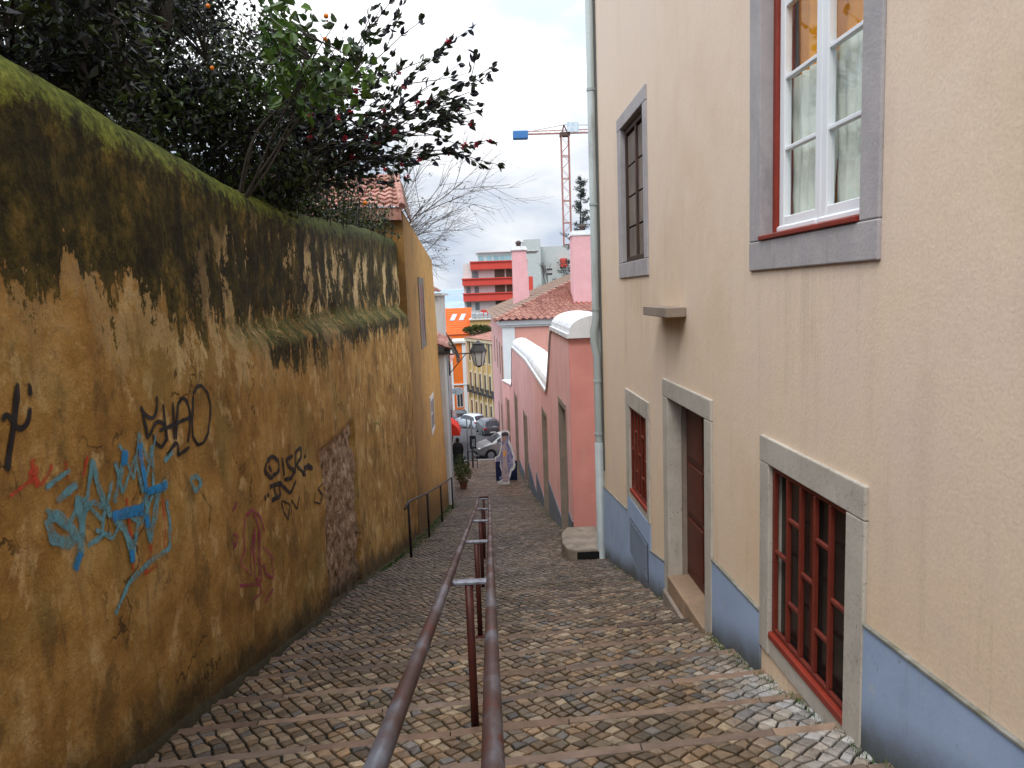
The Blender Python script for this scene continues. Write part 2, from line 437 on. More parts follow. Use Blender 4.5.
for i in range(len(EDGE)-1):
    y0,y1=EDGE[i],EDGE[i+1]; za=tread_z(i,0); zb=tread_z(i,1)
    bed.face([P3(XL,y0,za-.018),P3(XR,y0,za-.018),P3(XR,y1,zb-.018),P3(XL,y1,zb-.018)])
    bed.face([P3(XL,y1,zb-.018),P3(XR,y1,zb-.018),P3(XR,y1,tread_z(i+1,0)-.03 if i+2<len(EDGE) else zb-.1),P3(XL,y1,tread_z(i+1,0)-.03 if i+2<len(EDGE) else zb-.1)])
    # edging stones, lengths varied
    x=XL+rnd.uniform(0,.4)-.4
    while x<XR:
        L=rnd.uniform(.7,1.5); xa,xb=x+.004,x+L-.004; wd=rnd.uniform(.072,.09); q=rnd.uniform(-.004,.006); ss=rnd.uniform(-.008,.008)
        c=rnd.choice([(.21,.135,.095),(.25,.165,.115),(.20,.145,.11),(.27,.185,.13),(.18,.125,.095)]); k=rnd.uniform(.65,1.05)*(1-.42*sm_(4.5,9,y1)); c=tuple(a*k for a in c)
        n_=max(2,int((xb-xa)/.11)); top=[];bot=[];frt=[]
        vs=[];fs=[]
        for j in range(n_+1):
            xx=xa+(xb-xa)*j/n_; jf=noise.noise(Vector((xx*6,y1*3,0)))*.012; jb=noise.noise(Vector((xx*7,y1*3,5)))*.010
            zz=zb+q+noise.noise(Vector((xx*5,y1,9)))*.006
            yb=y1-wd+jb+ss; yf=y1+jf+ss
            vs+=[P3(xx,yb,zz-.03),P3(xx,yb+.006,zz),P3(xx,yf-.012,zz+.002),P3(xx,yf,zz-.012),P3(xx,yf,zz-.14)]
        for j in range(n_):
            for k2 in range(4): fs.append((j*5+k2,(j+1)*5+k2,(j+1)*5+k2+1,j*5+k2+1))
        fs+= [(0,1,2,3,4),tuple(n_*5+k2 for k2 in (4,3,2,1,0))]
        strip.add(vs,fs,c); x+=L
# landing bed beyond the last step
yy=EDGE[-1]; k=12
for i in range(k):
    a=yy+(43-yy)*i/k; b=yy+(43-yy)*(i+1)/k
    bed.face([P3(XL,a,alley_z(0,a)-.018 if i else gz(a)-RIS-.018),P3(XR,a,alley_z(0,a)-.018 if i else gz(a)-RIS-.018),P3(XR,b,gz(b)-.018),P3(XL,b,gz(b)-.018)])
def clip(poly,f):
    out=[]
    for i in range(len(poly)):
        a=poly[i]; b=poly[(i+1)%len(poly)]; fa=f(a); fb=f(b)
        if fa>=0: out.append(a)
        if (fa>=0)!=(fb>=0):
            t=fa/(fa-fb); out.append((a[0]+(b[0]-a[0])*t,a[1]+(b[1]-a[1])*t))
    return out
def area(p): return abs(sum(p[i][0]*p[(i+1)%len(p)][1]-p[(i+1)%len(p)][0]*p[i][1] for i in range(len(p))))/2
S=.086; ang=R(34)
ca,sa=math.cos(ang),math.sin(ang)
jc={}
def lat(i,j):
    if (i,j) not in jc:
        r_=random.Random(i*7919+j*104729)
        a=(i+r_.uniform(-.2,.2))*S; b=(j+r_.uniform(-.2,.2))*S*.92
        a+=.05*noise.noise(Vector((i*.09,j*.09,1))); b+=.09*noise.noise(Vector((i*.07,j*.07,4)))
        jc[(i,j)]=(a*ca-b*sa,a*sa+b*ca)
    return jc[(i,j)]
def sm_(a,b,v):
    t=max(0,min(1,(v-a)/(b-a))); return t*t*(3-2*t)
def sett_colour(x,y,r_):
    n1=noise.noise(Vector((x*.9,y*.45,0))); n2=noise.noise(Vector((x*.5,y*.3,7)))
    pale=max(0,min(1,(x-1.35)/.45))*(1-.85*sm_(4.6,6.2,y))
    q=r_.random()+n1*.35
    if q<.25: c=(.22,.15,.09)
    elif q<.5: c=(.30,.19,.105)
    elif q<.72: c=(.26,.185,.115)
    elif q<.9: c=(.37,.28,.18)
    else: c=(.19,.165,.145)
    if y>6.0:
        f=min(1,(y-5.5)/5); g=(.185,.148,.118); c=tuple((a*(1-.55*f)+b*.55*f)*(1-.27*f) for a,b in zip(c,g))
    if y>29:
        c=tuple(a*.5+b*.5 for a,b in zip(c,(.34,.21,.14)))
    k=r_.uniform(.34,1.0)*(1+.35*n2)
    c=tuple(a*k for a in c)
    w_=(.50,.50,.49); pf=pale*(.25+.5*r_.random())
    kk=r_.uniform(.75,1.05); return tuple(a*(1-pf)+b*pf*kk for a,b in zip(c,w_))
def emit(poly,zf,r_,col):
    if len(poly)<3 or area(poly)<S*S*.16: return
    cx=sum(p[0] for p in poly)/len(poly); cy=sum(p[1] for p in poly)/len(poly)
    h=r_.uniform(-.003,.004); tx=r_.uniform(-.04,.04); ty=r_.uniform(-.04,.04)
    g=.85+r_.uniform(-.06,.03)
    n=len(poly); vs=[]
    for p in poly:
        X=cx+(p[0]-cx)*g; Y=cy+(p[1]-cy)*g; vs.append((X,Y,zf(X,Y)-.022))
    for p in poly:
        X=cx+(p[0]-cx)*g*.985; Y=cy+(p[1]-cy)*g*.985; vs.append((X,Y,zf(X,Y)+h-.005+tx*(X-cx)+ty*(Y-cy)))
    for p in poly:
        X=cx+(p[0]-cx)*g*.86; Y=cy+(p[1]-cy)*g*.86; vs.append((X,Y,zf(X,Y)+h+tx*(X-cx)+ty*(Y-cy)))
    vs.append((cx,cy,zf(cx,cy)+h+.003))
    fs=[]
    for i in range(n):
        j=(i+1)%n
        fs+=[(i,j,n+j,n+i),(n+i,n+j,2*n+j,2*n+i),(2*n+i,2*n+j,3*n)]
    setts.add(vs,fs,col)
bounds=[(EDGE[i]+.002,EDGE[i+1]-.084,i) for i in range(len(EDGE)-1)]+[(EDGE[-1]+.002,42.8,-1)]
NI=620
import bisect
lows=[b[0] for b in bounds]
cnt=0
for i in range(-80,NI):
    for j in range(-100,NI):
        p=lat(i,j)
        if not(-2.4<p[0]<2.7 and 2.2<p[1]<43.2): continue
        if p[1]<15 and p[0]>2.15: continue
        poly=[lat(i,j),lat(i+1,j),lat(i+1,j+1),lat(i,j+1)]
        cyy=[q[1]-SKEW*q[0] for q in poly]
        r_=random.Random(i*31+j*10007)
        lo=bisect.bisect_right(lows,min(cyy))-1; hi=bisect.bisect_right(lows,max(cyy))-1
        for bi in range(max(0,lo),hi+1):
            a,b,ti=bounds[bi]
            q=clip(poly,lambda p_:p_[1]-SKEW*p_[0]-a); 
            if len(q)>=3: q=clip(q,lambda p_:b-(p_[1]-SKEW*p_[0]))
            if len(q)<3: continue
            cx=sum(t[0] for t in q)/len(q); cy=sum(t[1] for t in q)/len(q)
            if ti>=0: zf=lambda X,Y,ti=ti: tread_z(ti,((Y-SKEW*X)-EDGE[ti])/(EDGE[ti+1]-EDGE[ti]))
            else: zf=alley_z
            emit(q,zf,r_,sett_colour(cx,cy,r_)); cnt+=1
print('setts',cnt)
t=NT('joint_earth')
jn=t.noise(t.pos(),1.3,6,.6); jm=t.noise(t.pos(),30,4,.6)
jc_=t.ramp(t.math('ADD',t.math('MULTIPLY',jn,.6),t.math('MULTIPLY',jm,.4)),[(.38,(.010,.009,.007)),(.55,(.018,.016,.010)),(.64,(.022,.034,.008))])
jmat=t.pbr(jc_,.95,t.bump(jm,.6,.01))
struct(bed.build('joint_bed',jmat))
struct(strip.build('step_edging',attr_mat('edging_stone',.7,.25,bump=.4,bscale=50,var=.45,varscale=6),smooth=False))
t=NT('sett_stone'); a=t.n('ShaderNodeAttribute'); a.attribute_name='col'
f1=t.noise(t.pos(),22,6,.7); f2=t.noise(t.pos(),2.1,5,.6)
c=t.mix(1,a.outputs['Color'],t.ramp(f1,[(.28,.5),(.5,1.0),(.75,1.3)]),'MULTIPLY')
c=t.mix(t.mapr(f2,.52,.72,0,.55),c,(.06,.05,.035))
smat=t.pbr(c,t.mapr(f2,.35,.7,.42,.72),t.bump(f1,.35,.006),.4)
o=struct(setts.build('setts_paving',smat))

# ------------------------------------------------------------------ old garden wall on the left
def wx(y):   # street face of the wall
    return -2.17+.16*sm(3.2,9.5,y) if y<11.5 else -2.01+.25*(y-11.5)/6
def sm(a,b,v):
    t=max(0,min(1,(v-a)/(b-a))); return t*t*(3-2*t)
def wtop(y): return 1.30-.17*sm(3.2,6.8,y)+.28*sm(8,16.5,y)+.025*noise.noise(Vector((0,y*.9,0)))
def wdisp(y,z):
    d=.04*noise.noise(Vector((y*.45,z*.6,1)))+sm(-.75,-.35,z)*sm(.1,-.1,z)*sm(5.5,8,y)*(.05*noise.noise(Vector((y*1.3,z*2,6)))+.025*noise.noise(Vector((y*4,z*4,6))))+.018*noise.noise(Vector((y*1.7,z*1.5,2)))+.009*noise.noise(Vector((y*5,z*4,3)))+.005*noise.noise(Vector((y*13,z*10,3)))
    edge=-.22+.06*noise.noise(Vector((y*1.1,0,8)))
    d-=.17*sm(edge-.2,edge+.02,z)*sm(5.2,8.2,y)
    # the walled-up doorway sits back from the plaster
    e=.05*noise.noise(Vector((z*3,0,5)))
    dr=sm(8.78+e,8.9+e,y)*(1-sm(11.05-e,11.13-e,y))*(1-sm(-1.83+e,-1.77+e,z))
    d-=.07*dr
    if dr>0: d+=dr*(.05*noise.noise(Vector((y*6,z*5,6)))+.02*noise.noise(Vector((y*19,z*17,6))))
    hb=z-gz(y); d+=.0
    return d
def wall_pt(y,z): return Vector((wx(y)+wdisp(y,z),y,z))
gw=thing('garden_wall',(-2.2,8,gz(8)),'tall ochre plaster wall stained with dark moss and covered in spray graffiti','wall')
mb=MB(); vs=[]; fs=[]
ysn=[-2+.06*i for i in range(int(19.56/.06)+1)]
rows=84
for y in ysn:
    zb=gz(y)-.35; zt=wtop(y)-.26
    for k in range(rows+1):
        z=zb+(zt-zb)*k/rows
        p=wall_pt(y,z); vs.append((p.x,p.y,p.z))
    for k in range(1,9):          # rounded coping
        a=math.pi*k/8; bx=wx(y)+wdisp(y,zt)
        bump_=.02*noise.noise(Vector((y*4,k*.8,4)))+.012*noise.noise(Vector((y*11,k*2,4)))
        vs.append((bx-.27*(1-math.cos(a)),y,zt+(.26+bump_)*math.sin(a)))
    vs.append((wx(y)-.6,y,zb))
n=rows+1+8+1
for i in range(len(ysn)-1):
    for k in range(n-1): fs.append((i*n+k,(i+1)*n+k,(i+1)*n+k+1,i*n+k+1))
fs.append(tuple(range(n-1,-1,-1))); L=(len(ysn)-1)*n; fs.append(tuple(L+k for k in range(n)))
mb.add(vs,fs)
t=NT('mossy_plaster'); X=t.xyz(); y_,z_=X[1],X[2]
P=t.pos()
n_big=t.noise(P,.9,5,.55); n_med=t.noise(P,3.2,8,.65); n_fine=t.noise(P,16,6,.7); n_grain=t.noise(P,70,3,.6)
drip=t.noise(t.pos((1,2.3,.75)),1.35,9,.66,.4); drip2=t.noise(t.pos((1,7,.9),(3,0,0)),1.3,6,.7)
blot=t.noise(t.pos((1,1,.75),(9,2,1)),4.5,5,.6)
och=t.ramp(t.math('ADD',t.math('MULTIPLY',n_big,.45),t.math('MULTIPLY',n_med,.55)),[(.36,(.165,.082,.022)),(.45,(.315,.168,.044)),(.53,(.43,.24,.066)),(.63,(.55,.355,.135))])
och=t.mix(t.mapr(n_fine,.45,.75,0,.5),och,(.27,.14,.04))
och=t.mix(t.mapr(blot,.56,.66,0,.75),och,(.64,.44,.20))
blot2=t.noise(t.pos((1,1.2,.7),(4,7,3)),2.6,8,.7)
och=t.mix(t.mapr(blot2,.53,.64,0,.75),och,(.17,.10,.035))
streak=t.noise(t.pos((1,7,.5),(2,9,5)),1.1,7,.7)
och=t.mix(t.mapr(streak,.52,.72,0,.55),och,(.24,.135,.045))
# olive bloom on the lower wall
oliv=t.mapr(t.noise(t.pos((1,.8,1),(5,0,0)),1.1,6,.6),.5,.68,0,.5)
och=t.mix(oliv,och,(.24,.185,.055))
# dark growth creeping down from the coping
zb=t.mapr(y_,3.6,6.5,.18,-.22)
lev=t.math('SUBTRACT',z_,zb)
lev=t.math('ADD',lev,t.math('MULTIPLY',t.math('SUBTRACT',drip,.5),1.9))
lev=t.math('ADD',lev,t.math('MULTIPLY',t.math('SUBTRACT',drip2,.5),.45))
lev=t.math('ADD',lev,t.math('MULTIPLY',t.math('SUBTRACT',n_fine,.5),.75))
dark=t.mapr(lev,-.02,.07)
lev2=t.math('SUBTRACT',.20,t.math('ABSOLUTE',t.math('ADD',z_,.47)))
lev2=t.math('ADD',lev2,t.math('MULTIPLY',t.math('SUBTRACT',drip,.5),1.5)); lev2=t.math('ADD',lev2,t.math('MULTIPLY',t.math('SUBTRACT',n_fine,.5),.7))
lev2=t.math('SUBTRACT',lev2,t.mapr(y_,5.6,7.6,1.0,0))
dark=t.math('MAXIMUM',dark,t.mapr(lev2,-.02,.06))
halo=t.mapr(lev,-.35,.0,0,.4)
och=t.mix(halo,och,(.26,.15,.05))
dcol=t.ramp(t.math('ADD',t.math('MULTIPLY',n_fine,.3),t.math('ADD',t.math('MULTIPLY',n_med,.35),t.math('MULTIPLY',drip,.35))),[(.41,(.010,.009,.003)),(.49,(.033,.027,.007)),(.545,(.090,.065,.013)),(.61,(.26,.165,.04))])
dcol=t.mix(t.mapr(n_fine,.5,.72,0,.6),dcol,(.022,.018,.007))
pale=t.math('MULTIPLY',t.mapr(lev,-.55,-.12),t.mapr(t.math('ADD',t.math('MULTIPLY',blot2,.75),t.math('MULTIPLY',n_fine,.25)),.49,.52)); pale=t.math('MULTIPLY',pale,t.mapr(y_,3.6,5.6,.25,.9))
och=t.mix(pale,och,t.ramp(n_med,[(.3,(.42,.28,.11)),(.65,(.62,.46,.23))]))
col=t.mix(dark,och,dcol)
# bare cream patches where the plaster skin has come away, in the lower part of the growth
pm=t.math('ADD',t.math('MULTIPLY',t.noise(t.pos((1,1.5,.85),(7,3,0)),1.25,9,.66),.8),t.math('MULTIPLY',n_fine,.2))
pz=t.math('MULTIPLY',t.mapr(z_,-.75,-.1,0,1),t.mapr(z_,.55,.95,1,0))
pz=t.math('MULTIPLY',pz,t.mapr(y_,5.0,7.2,.0,1))
pk=t.math('MULTIPLY',t.math('MULTIPLY',t.mapr(pm,.525,.545),pz),t.mapr(t.noise(t.pos((1,1,1),(1,5,2)),.55,4,.6),.44,.52))
col=t.mix(pk,col,t.ramp(n_med,[(.3,(.40,.26,.10)),(.65,(.64,.48,.25))]))
# mossy ledge from y 7 on
lz=t.math('ADD',z_,t.math('MULTIPLY',t.math('SUBTRACT',n_med,.5),.35))
lg=t.math('MULTIPLY',t.mapr(lz,-.48,-.34,0,1),t.mapr(lz,-.20,-.08,1,0)); lg=t.math('MULTIPLY',lg,t.mapr(n_fine,.40,.52,.25,1))
lg=t.math('MULTIPLY',lg,t.mapr(y_,5.4,7.6))
lgc=t.ramp(n_fine,[(.35,(.02,.02,.006)),(.55,(.085,.085,.016)),(.7,(.19,.18,.04))])
col=t.mix(t.math('MULTIPLY',lg,.92),col,lgc)
# green moss on the coping
top=t.math('ADD',z_,t.math('ADD',t.math('MULTIPLY',t.math('SUBTRACT',n_med,.5),.4),t.math('MULTIPLY',t.math('SUBTRACT',n_fine,.5),.5)))
tz=t.math('ADD',t.mapr(y_,8,16.5,0,.28),t.mapr(y_,3.2,6.8,.12,0)); top=t.math('SUBTRACT',top,tz)
gm=t.mapr(top,.84,1.0)
gcol=t.ramp(t.math('ADD',t.math('MULTIPLY',n_fine,.6),t.math('MULTIPLY',n_med,.4)),[(.38,(.03,.034,.006)),(.5,(.095,.115,.014)),(.62,(.22,.24,.04))])
gcol=t.mix(t.mapr(drip2,.55,.7,0,.6),gcol,(.06,.045,.02))
gcol=t.mix(t.mapr(y_,7,13,0,.75),gcol,(.035,.04,.012))
col=t.mix(gm,col,gcol)
# walled-up doorway: rough pinkish rubble
dm=t.math('MULTIPLY',t.mapr(y_,8.84,8.92),t.mapr(y_,11.04,11.1,1,0)); dm=t.math('MULTIPLY',dm,t.mapr(z_,-1.84,-1.78,1,0))
rub=t.ramp(t.noise(P,9,6,.75),[(.34,(.03,.02,.013)),(.44,(.22,.125,.075)),(.56,(.42,.28,.19)),(.68,(.62,.50,.40))])
col=t.mix(t.math('MULTIPLY',dm,.9),col,rub)
# damp, dirty foot of the wall
hg=t.math('ADD',z_,t.math('ADD',t.math('MULTIPLY',y_,.232),1.66))
hg=t.math('ADD',hg,t.math('MULTIPLY',t.math('SUBTRACT',blot2,.5),1.0))
foot=t.mapr(hg,.0,.36,.85,0)
col=t.mix(foot,col,t.ramp(n_med,[(.35,(.022,.02,.010)),(.65,(.075,.06,.028))]))
col=t.mix(1,col,t.ramp(n_grain,[(.2,.8),(.8,1.15)]),'MULTIPLY')
col=t.mix(1,col,t.ramp(t.mapr(z_,-3.2,-1.0),[(0,.80),(1,1.0)]),'MULTIPLY')
hh=t.math('ADD',t.math('MULTIPLY',n_fine,.7),t.math('MULTIPLY',n_med,.6))
bn=t.bump(hh,.7,.03); bn=t.bump(n_grain,.45,.006,bn)
bn=t.bump(t.math('MULTIPLY',pk,-1),.5,.01,bn)
cvo=t.n('ShaderNodeTexVoronoi'); cvo.feature='DISTANCE_TO_EDGE'; cvo.inputs['Scale'].default_value=.75
wob=t.n('ShaderNodeVectorMath'); wob.operation='MULTIPLY_ADD'; wn_=t.n('ShaderNodeTexNoise'); t.l(P,wn_.inputs['Vector']); wn_.inputs['Scale'].default_value=2.5; wn_.inputs['Detail'].default_value=7; t.l(wn_.outputs['Color'],wob.inputs[0]); wob.inputs[1].default_value=(.9,.9,.9); t.l(P,wob.inputs[2]); t.l(wob.outputs[0],cvo.inputs['Vector'])
crk=t.math('MULTIPLY',t.mapr(cvo.outputs['Distance'],.004,.012,1,0),t.mapr(t.noise(P,1.3,3,.5),.5,.6))
col=t.mix(t.math('MULTIPLY',crk,.75),col,(.05,.03,.012)); bn=t.bump(t.math('MULTIPLY',crk,-1),.5,.01,bn)
wm=t.pbr(col,.9,bn,.2)
mb.build('plaster_face',wm,gw,smooth=True)
fd=MB(); vs=[]; ks=[2.6+.1*i for i in range(150)]
for y in ks:
    w_=.015+.06*noise.noise(Vector((y*1.3,2,0)))+.05*noise.noise(Vector((y*6,2,0))); x0=wall_pt(y,gz(y)).x-.03
    z=alley_z(x0+.1,y)
    zs=gz(y)-.028; vs+=[(x0,y,zs+.05+.02*noise.noise(Vector((y*3,1,1)))),(x0+.035+max(.0,w_)*.5,y,zs+.012),(x0+.045+max(.0,w_),y,zs-.06)]
fd.add(vs,[(3*i+k,3*i+k+1,3*i+k+4,3*i+k+3) for i in range(len(ks)-1) for k in (0,1)])
struct(fd.build('wall_foot_dirt',mat('damp_dirt',(.022,.018,.010),(.05,.042,.018),scale=14,rough=.95,bump=.6,bscale=40),smooth=True))
def ribbon(mb,pts,wd,off):
    # a painted stroke lying on the wall's surface
    P2=[]
    for a,b in zip(pts,pts[1:]):
        k=max(1,int(math.hypot(b[0]-a[0],b[1]-a[1])/.012))
        for i in range(k): P2.append((a[0]+(b[0]-a[0])*i/k,a[1]+(b[1]-a[1])*i/k))
    P2.append(pts[-1])
    for _ in range(2):
        P2=[P2[0]]+[((a[0]+2*b[0]+c[0])/4,(a[1]+2*b[1]+c[1])/4) for a,b,c in zip(P2,P2[1:],P2[2:])]+[P2[-1]]
    vs=[];n=len(P2); al=[]; prof=((-1.25,0),(-.8,.8),(0,1),(.8,.8),(1.25,0))
    for i,p in enumerate(P2):
        a=P2[max(0,i-1)]; b=P2[min(n-1,i+1)]; dx,dy=b[0]-a[0],b[1]-a[1]; l=math.hypot(dx,dy) or 1
        nx_,ny_=-dy/l,dx/l; hw=wd/2*(1+.35*noise.noise(Vector((p[0]*14,p[1]*14,0))))
        endf=min(1,i/2+.15,(n-1-i)/2+.15)
        for s_,q_ in prof:
            q=wall_pt(p[0]+nx_*hw*s_,p[1]+ny_*hw*s_); vs.append((q.x+off,q.y,q.z)); al.append(q_*endf)
    mb.add(vs,[(5*i+k,5*i+k+1,5*i+6+k,5*i+5+k) for i in range(n-1) for k in range(4)])
    mb.al=getattr(mb,'al',[])+al
def build_paint(mb,name,mt,parent):
    o=mb.build(name,mt,parent); a=o.data.attributes.new('cover','FLOAT','POINT'); a.data.foreach_set('value',mb.al); return o
def spray(name,c,cover):
    t=NT(name); n1=t.noise(t.pos(),26,6,.75); n2=t.noise(t.pos((1,1,1),(3,3,3)),5,4,.6)
    at_=t.n('ShaderNodeAttribute'); at_.attribute_name='cover'
    f=t.mapr(t.math('ADD',t.math('MULTIPLY',n1,.6),t.math('MULTIPLY',n2,.4)),.36+cover,.64+cover,.97,.0)
    f=t.math('MULTIPLY',t.mapr(at_.outputs['Fac'],.05,.8),f)
    m_=t.pbr(c,.6,None,.3); tr=t.n('ShaderNodeBsdfTransparent'); mx=t.n('ShaderNodeMixShader')
    t.l(f,mx.inputs[0]); t.l(tr.outputs[0],mx.inputs[1]); t.l(t.p.outputs[0],mx.inputs[2]); t.l(mx.outputs[0],t.out.inputs[0]); return m_
INK=spray('black_spray',(.008,.008,.010),.25)
for key,nm,mt,lab,off in (('tagp','graffiti',INK,'black looping spray tag with two dots at the near end of the wall',.006),
    ('shao','graffiti',INK,'black spray tag of four tall letters above the blue scrawl',.006),
    ('blue','graffiti',spray('pale_blue_spray',(.13,.34,.42),.04),'wide pale blue jagged spray scrawl',.008),
    ('deep','graffiti',spray('blue_spray',(.02,.25,.60),.08),'strong blue strokes over the pale blue scrawl',.011),
    ('red','graffiti',spray('red_spray',(.55,.05,.02),.02),'red spray strokes around the blue scrawl',.005),
    ('oisr','graffiti',INK,'small black lettering next to the walled-up doorway',.006),
    ('magenta','graffiti',spray('magenta_spray',(.33,.03,.10),.03),'magenta looping outline low on the wall',.006)):
    mb=MB()
    for wd,pts in GRAF[key]:
        k_=-wx(pts[0][0])/1.995; ribbon(mb,[(a*k_,b*k_) for a,b in pts],wd*(1.35 if mt is INK else 1.2),off)
    tag(build_paint(mb,nm,mt,gw),lab)
mb=MB(); ribbon(mb,[(12.6,-2.3),(12.9,-2.15),(13.2,-2.25),(13.5,-2.05)],.03,.006)
tag(build_paint(mb,'graffiti',spray('green_spray',(.06,.22,.06),-.02),gw),'faint green scribble beyond the walled-up doorway')
# garden behind the wall
sheet_g=MB(); sheet_g.face([(-14,-3,-.3),(-2.5,-3,-.3),(-2.3,17.4,-.1),(-14,17.4,-.1)])
struct(sheet_g.build('garden_ground',mat('garden_soil',(.05,.04,.025),(.03,.04,.015),scale=2,rough=1)))
# ------------------------------------------------------------------ peach building on the right
def facade(name,mt,parent,x,ya,yb,za,zb,holes,thick=.0):
    Y=sorted(set([ya,yb]+[h[0] for h in holes]+[h[1] for h in holes])); Z=sorted(set([za,zb]+[h[2] for h in holes]+[h[3] for h in holes]))
    mb=MB()
    for a,b in zip(Y,Y[1:]):
        for c,d in zip(Z,Z[1:]):
            my,mz=(a+b)/2,(c+d)/2
            if any(h[0]<my<h[1] and h[2]<mz<h[3] for h in holes): continue
            mb.face([(x,a,c),(x,a,d),(x,b,d),(x,b,c)])
    return mb
XW=1.95
pb=thing('peach_building',(6,5,gz(5)),'peach stucco house with pale stone window surrounds and blue grey plinth','building')
t=NT('peach_stucco'); P=t.pos(); X=t.xyz()
n1=t.noise(P,.8,6,.6); n2=t.noise(t.pos((1,2.2,.25)),1.6,7,.65); n3=t.noise(P,55,3,.6); n4=t.noise(P,6,5,.6)
c=t.ramp(n1,[(.32,(.69,.52,.37)),(.5,(.75,.595,.445)),(.68,(.72,.57,.46))])
c=t.mix(t.mapr(n2,.50,.75,0,.38),c,(.56,.42,.31))
c=t.mix(t.mapr(n4,.60,.8,0,.16),c,(.50,.37,.27))
hg=t.math('ADD',X[2],t.math('ADD',t.math('MULTIPLY',X[1],.244),1.6))
c=t.mix(t.mapr(hg,2.1,.6,0,.32),c,(.66,.475,.295))
c=t.mix(t.math('MULTIPLY',t.mapr(t.noise(t.pos((1,5,.22),(4,1,0)),1.5,8,.7),.53,.72,0,.5),t.mapr(hg,1.6,.5)),c,(.36,.27,.19))
for (sy0,sy1,sz) in ((3.7,5.2,.10),(8.7,10.3,.16),(7.1,8.0,-.28),(3.7,5.1,-2.5)):
    m1=t.math('MULTIPLY',t.mapr(X[1],sy0-.1,sy0+.15),t.mapr(X[1],sy1-.15,sy1+.1,1,0)); m2=t.math('MULTIPLY',t.mapr(X[2],sz-1.3,sz),t.math('LESS_THAN',X[2],sz+.01))
    dr_=t.mapr(t.noise(t.pos((1,8,.35),(sz,2,1)),1.7,7,.7),.46,.70,0,.32); c=t.mix(t.math('MULTIPLY',t.math('MULTIPLY',m1,m2),dr_),c,(.33,.26,.20))
spk=t.noise(t.pos((1,1.6,1),(8,2,2)),3.3,9,.75); c=t.mix(t.mapr(spk,.70,.74,0,.6),c,(.25,.19,.15))
c=t.mix(t.mapr(X[2],-.4,3.2,0,.5),c,(.76,.64,.55))  # graded light painted in: stucco turns paler towards the top
c=t.mix(1,c,t.ramp(n3,[(.25,.92),(.7,1.04)]),'MULTIPLY')
pm=t.pbr(c,.88,t.bump(n3,.30,.005,t.bump(n4,.16,.02)),.25)
HOL=[(3.58,5.33,.10,2.6),(8.62,10.42,.16,2.30),(8.70,10.12,-2.86,-1.35),(3.64,5.10,-2.62,-1.05),(6.24,7.97,-3.62,-.97)]
facade('wall',pm,pb,XW,-6,12.4,-6,8,HOL).build('wall',pm,pb)
mb=MB(); mb.box(XW+.02,12,12.36,12.4,-6,8); mb.box(11.9,12,-6,12.36,-6,8); mb.box(XW+.02,12,-6,-5.96,-6,8); mb.box(XW-.3,12.2,-6.2,12.6,8.002,8.2)
mb.build('outer_walls',pm,pb)
def stone_mat(name,c1,c2,pit=.5):
    t=NT(name); P=t.pos(); a=t.noise(P,2.5,7,.65); b=t.noise(P,34,5,.7); cc=t.ramp(a,[(.3,c1),(.7,c2)])
    cc=t.mix(t.mapr(b,.58,.70,0,pit),cc,tuple(k*.35 for k in c1))
    cc=t.mix(t.mapr(t.noise(t.pos((2,2,.6),(3,3,0)),2,7,.7),.52,.72,0,.5),cc,tuple(k*.6 for k in c2))
    return t.pbr(cc,.82,t.bump(b,.5,.008,t.bump(a,.2,.02)),.3)
ST_UP=stone_mat('smooth_grey_stone',(.43,.40,.40),(.32,.30,.31),.2)
ST_LO=stone_mat('pitted_limestone',(.50,.46,.40),(.38,.34,.29),.8)
ST_DK=stone_mat('reveal_stone',(.30,.24,.19),(.20,.16,.13),.6)
RED=mat('red_paint',(.27,.035,.018),(.20,.022,.012),scale=8,rough=.5,bump=.15,bscale=30,grime=.5)
REDB=mat('brown_red_paint',(.105,.022,.012),(.065,.014,.009),scale=6,rough=.5,bump=.2,bscale=30)
WHITE=mat('white_paint',(.80,.82,.84),(.72,.75,.78),scale=3,rough=.45)
DARKGLASS=mat('dark_glass',(.012,.011,.011),(.035,.026,.022),scale=2,rough=.22,spec=.3)
def surround(h,wl,wr,wt,wb,proud,depth,mt,win,names=True):
    y0,y1,z0,z1=h; xa,xb=XW-proud,XW+depth
    m=MB(); e=.002
    if wb: m.box(xa,xb,y0,y1,z0,z0+wb)
    m.box(xa,xb,y0,y1,z1-wt,z1)
    m.box(xa+e,xb,y0+e,y0+wl,z0+wb+e,z1-wt-e); m.box(xa+e,xb,y1-wr,y1-e,z0+wb+e,z1-wt-e)
    return m.build('stone_surround',mt,win,bevel=.008,segs=2)
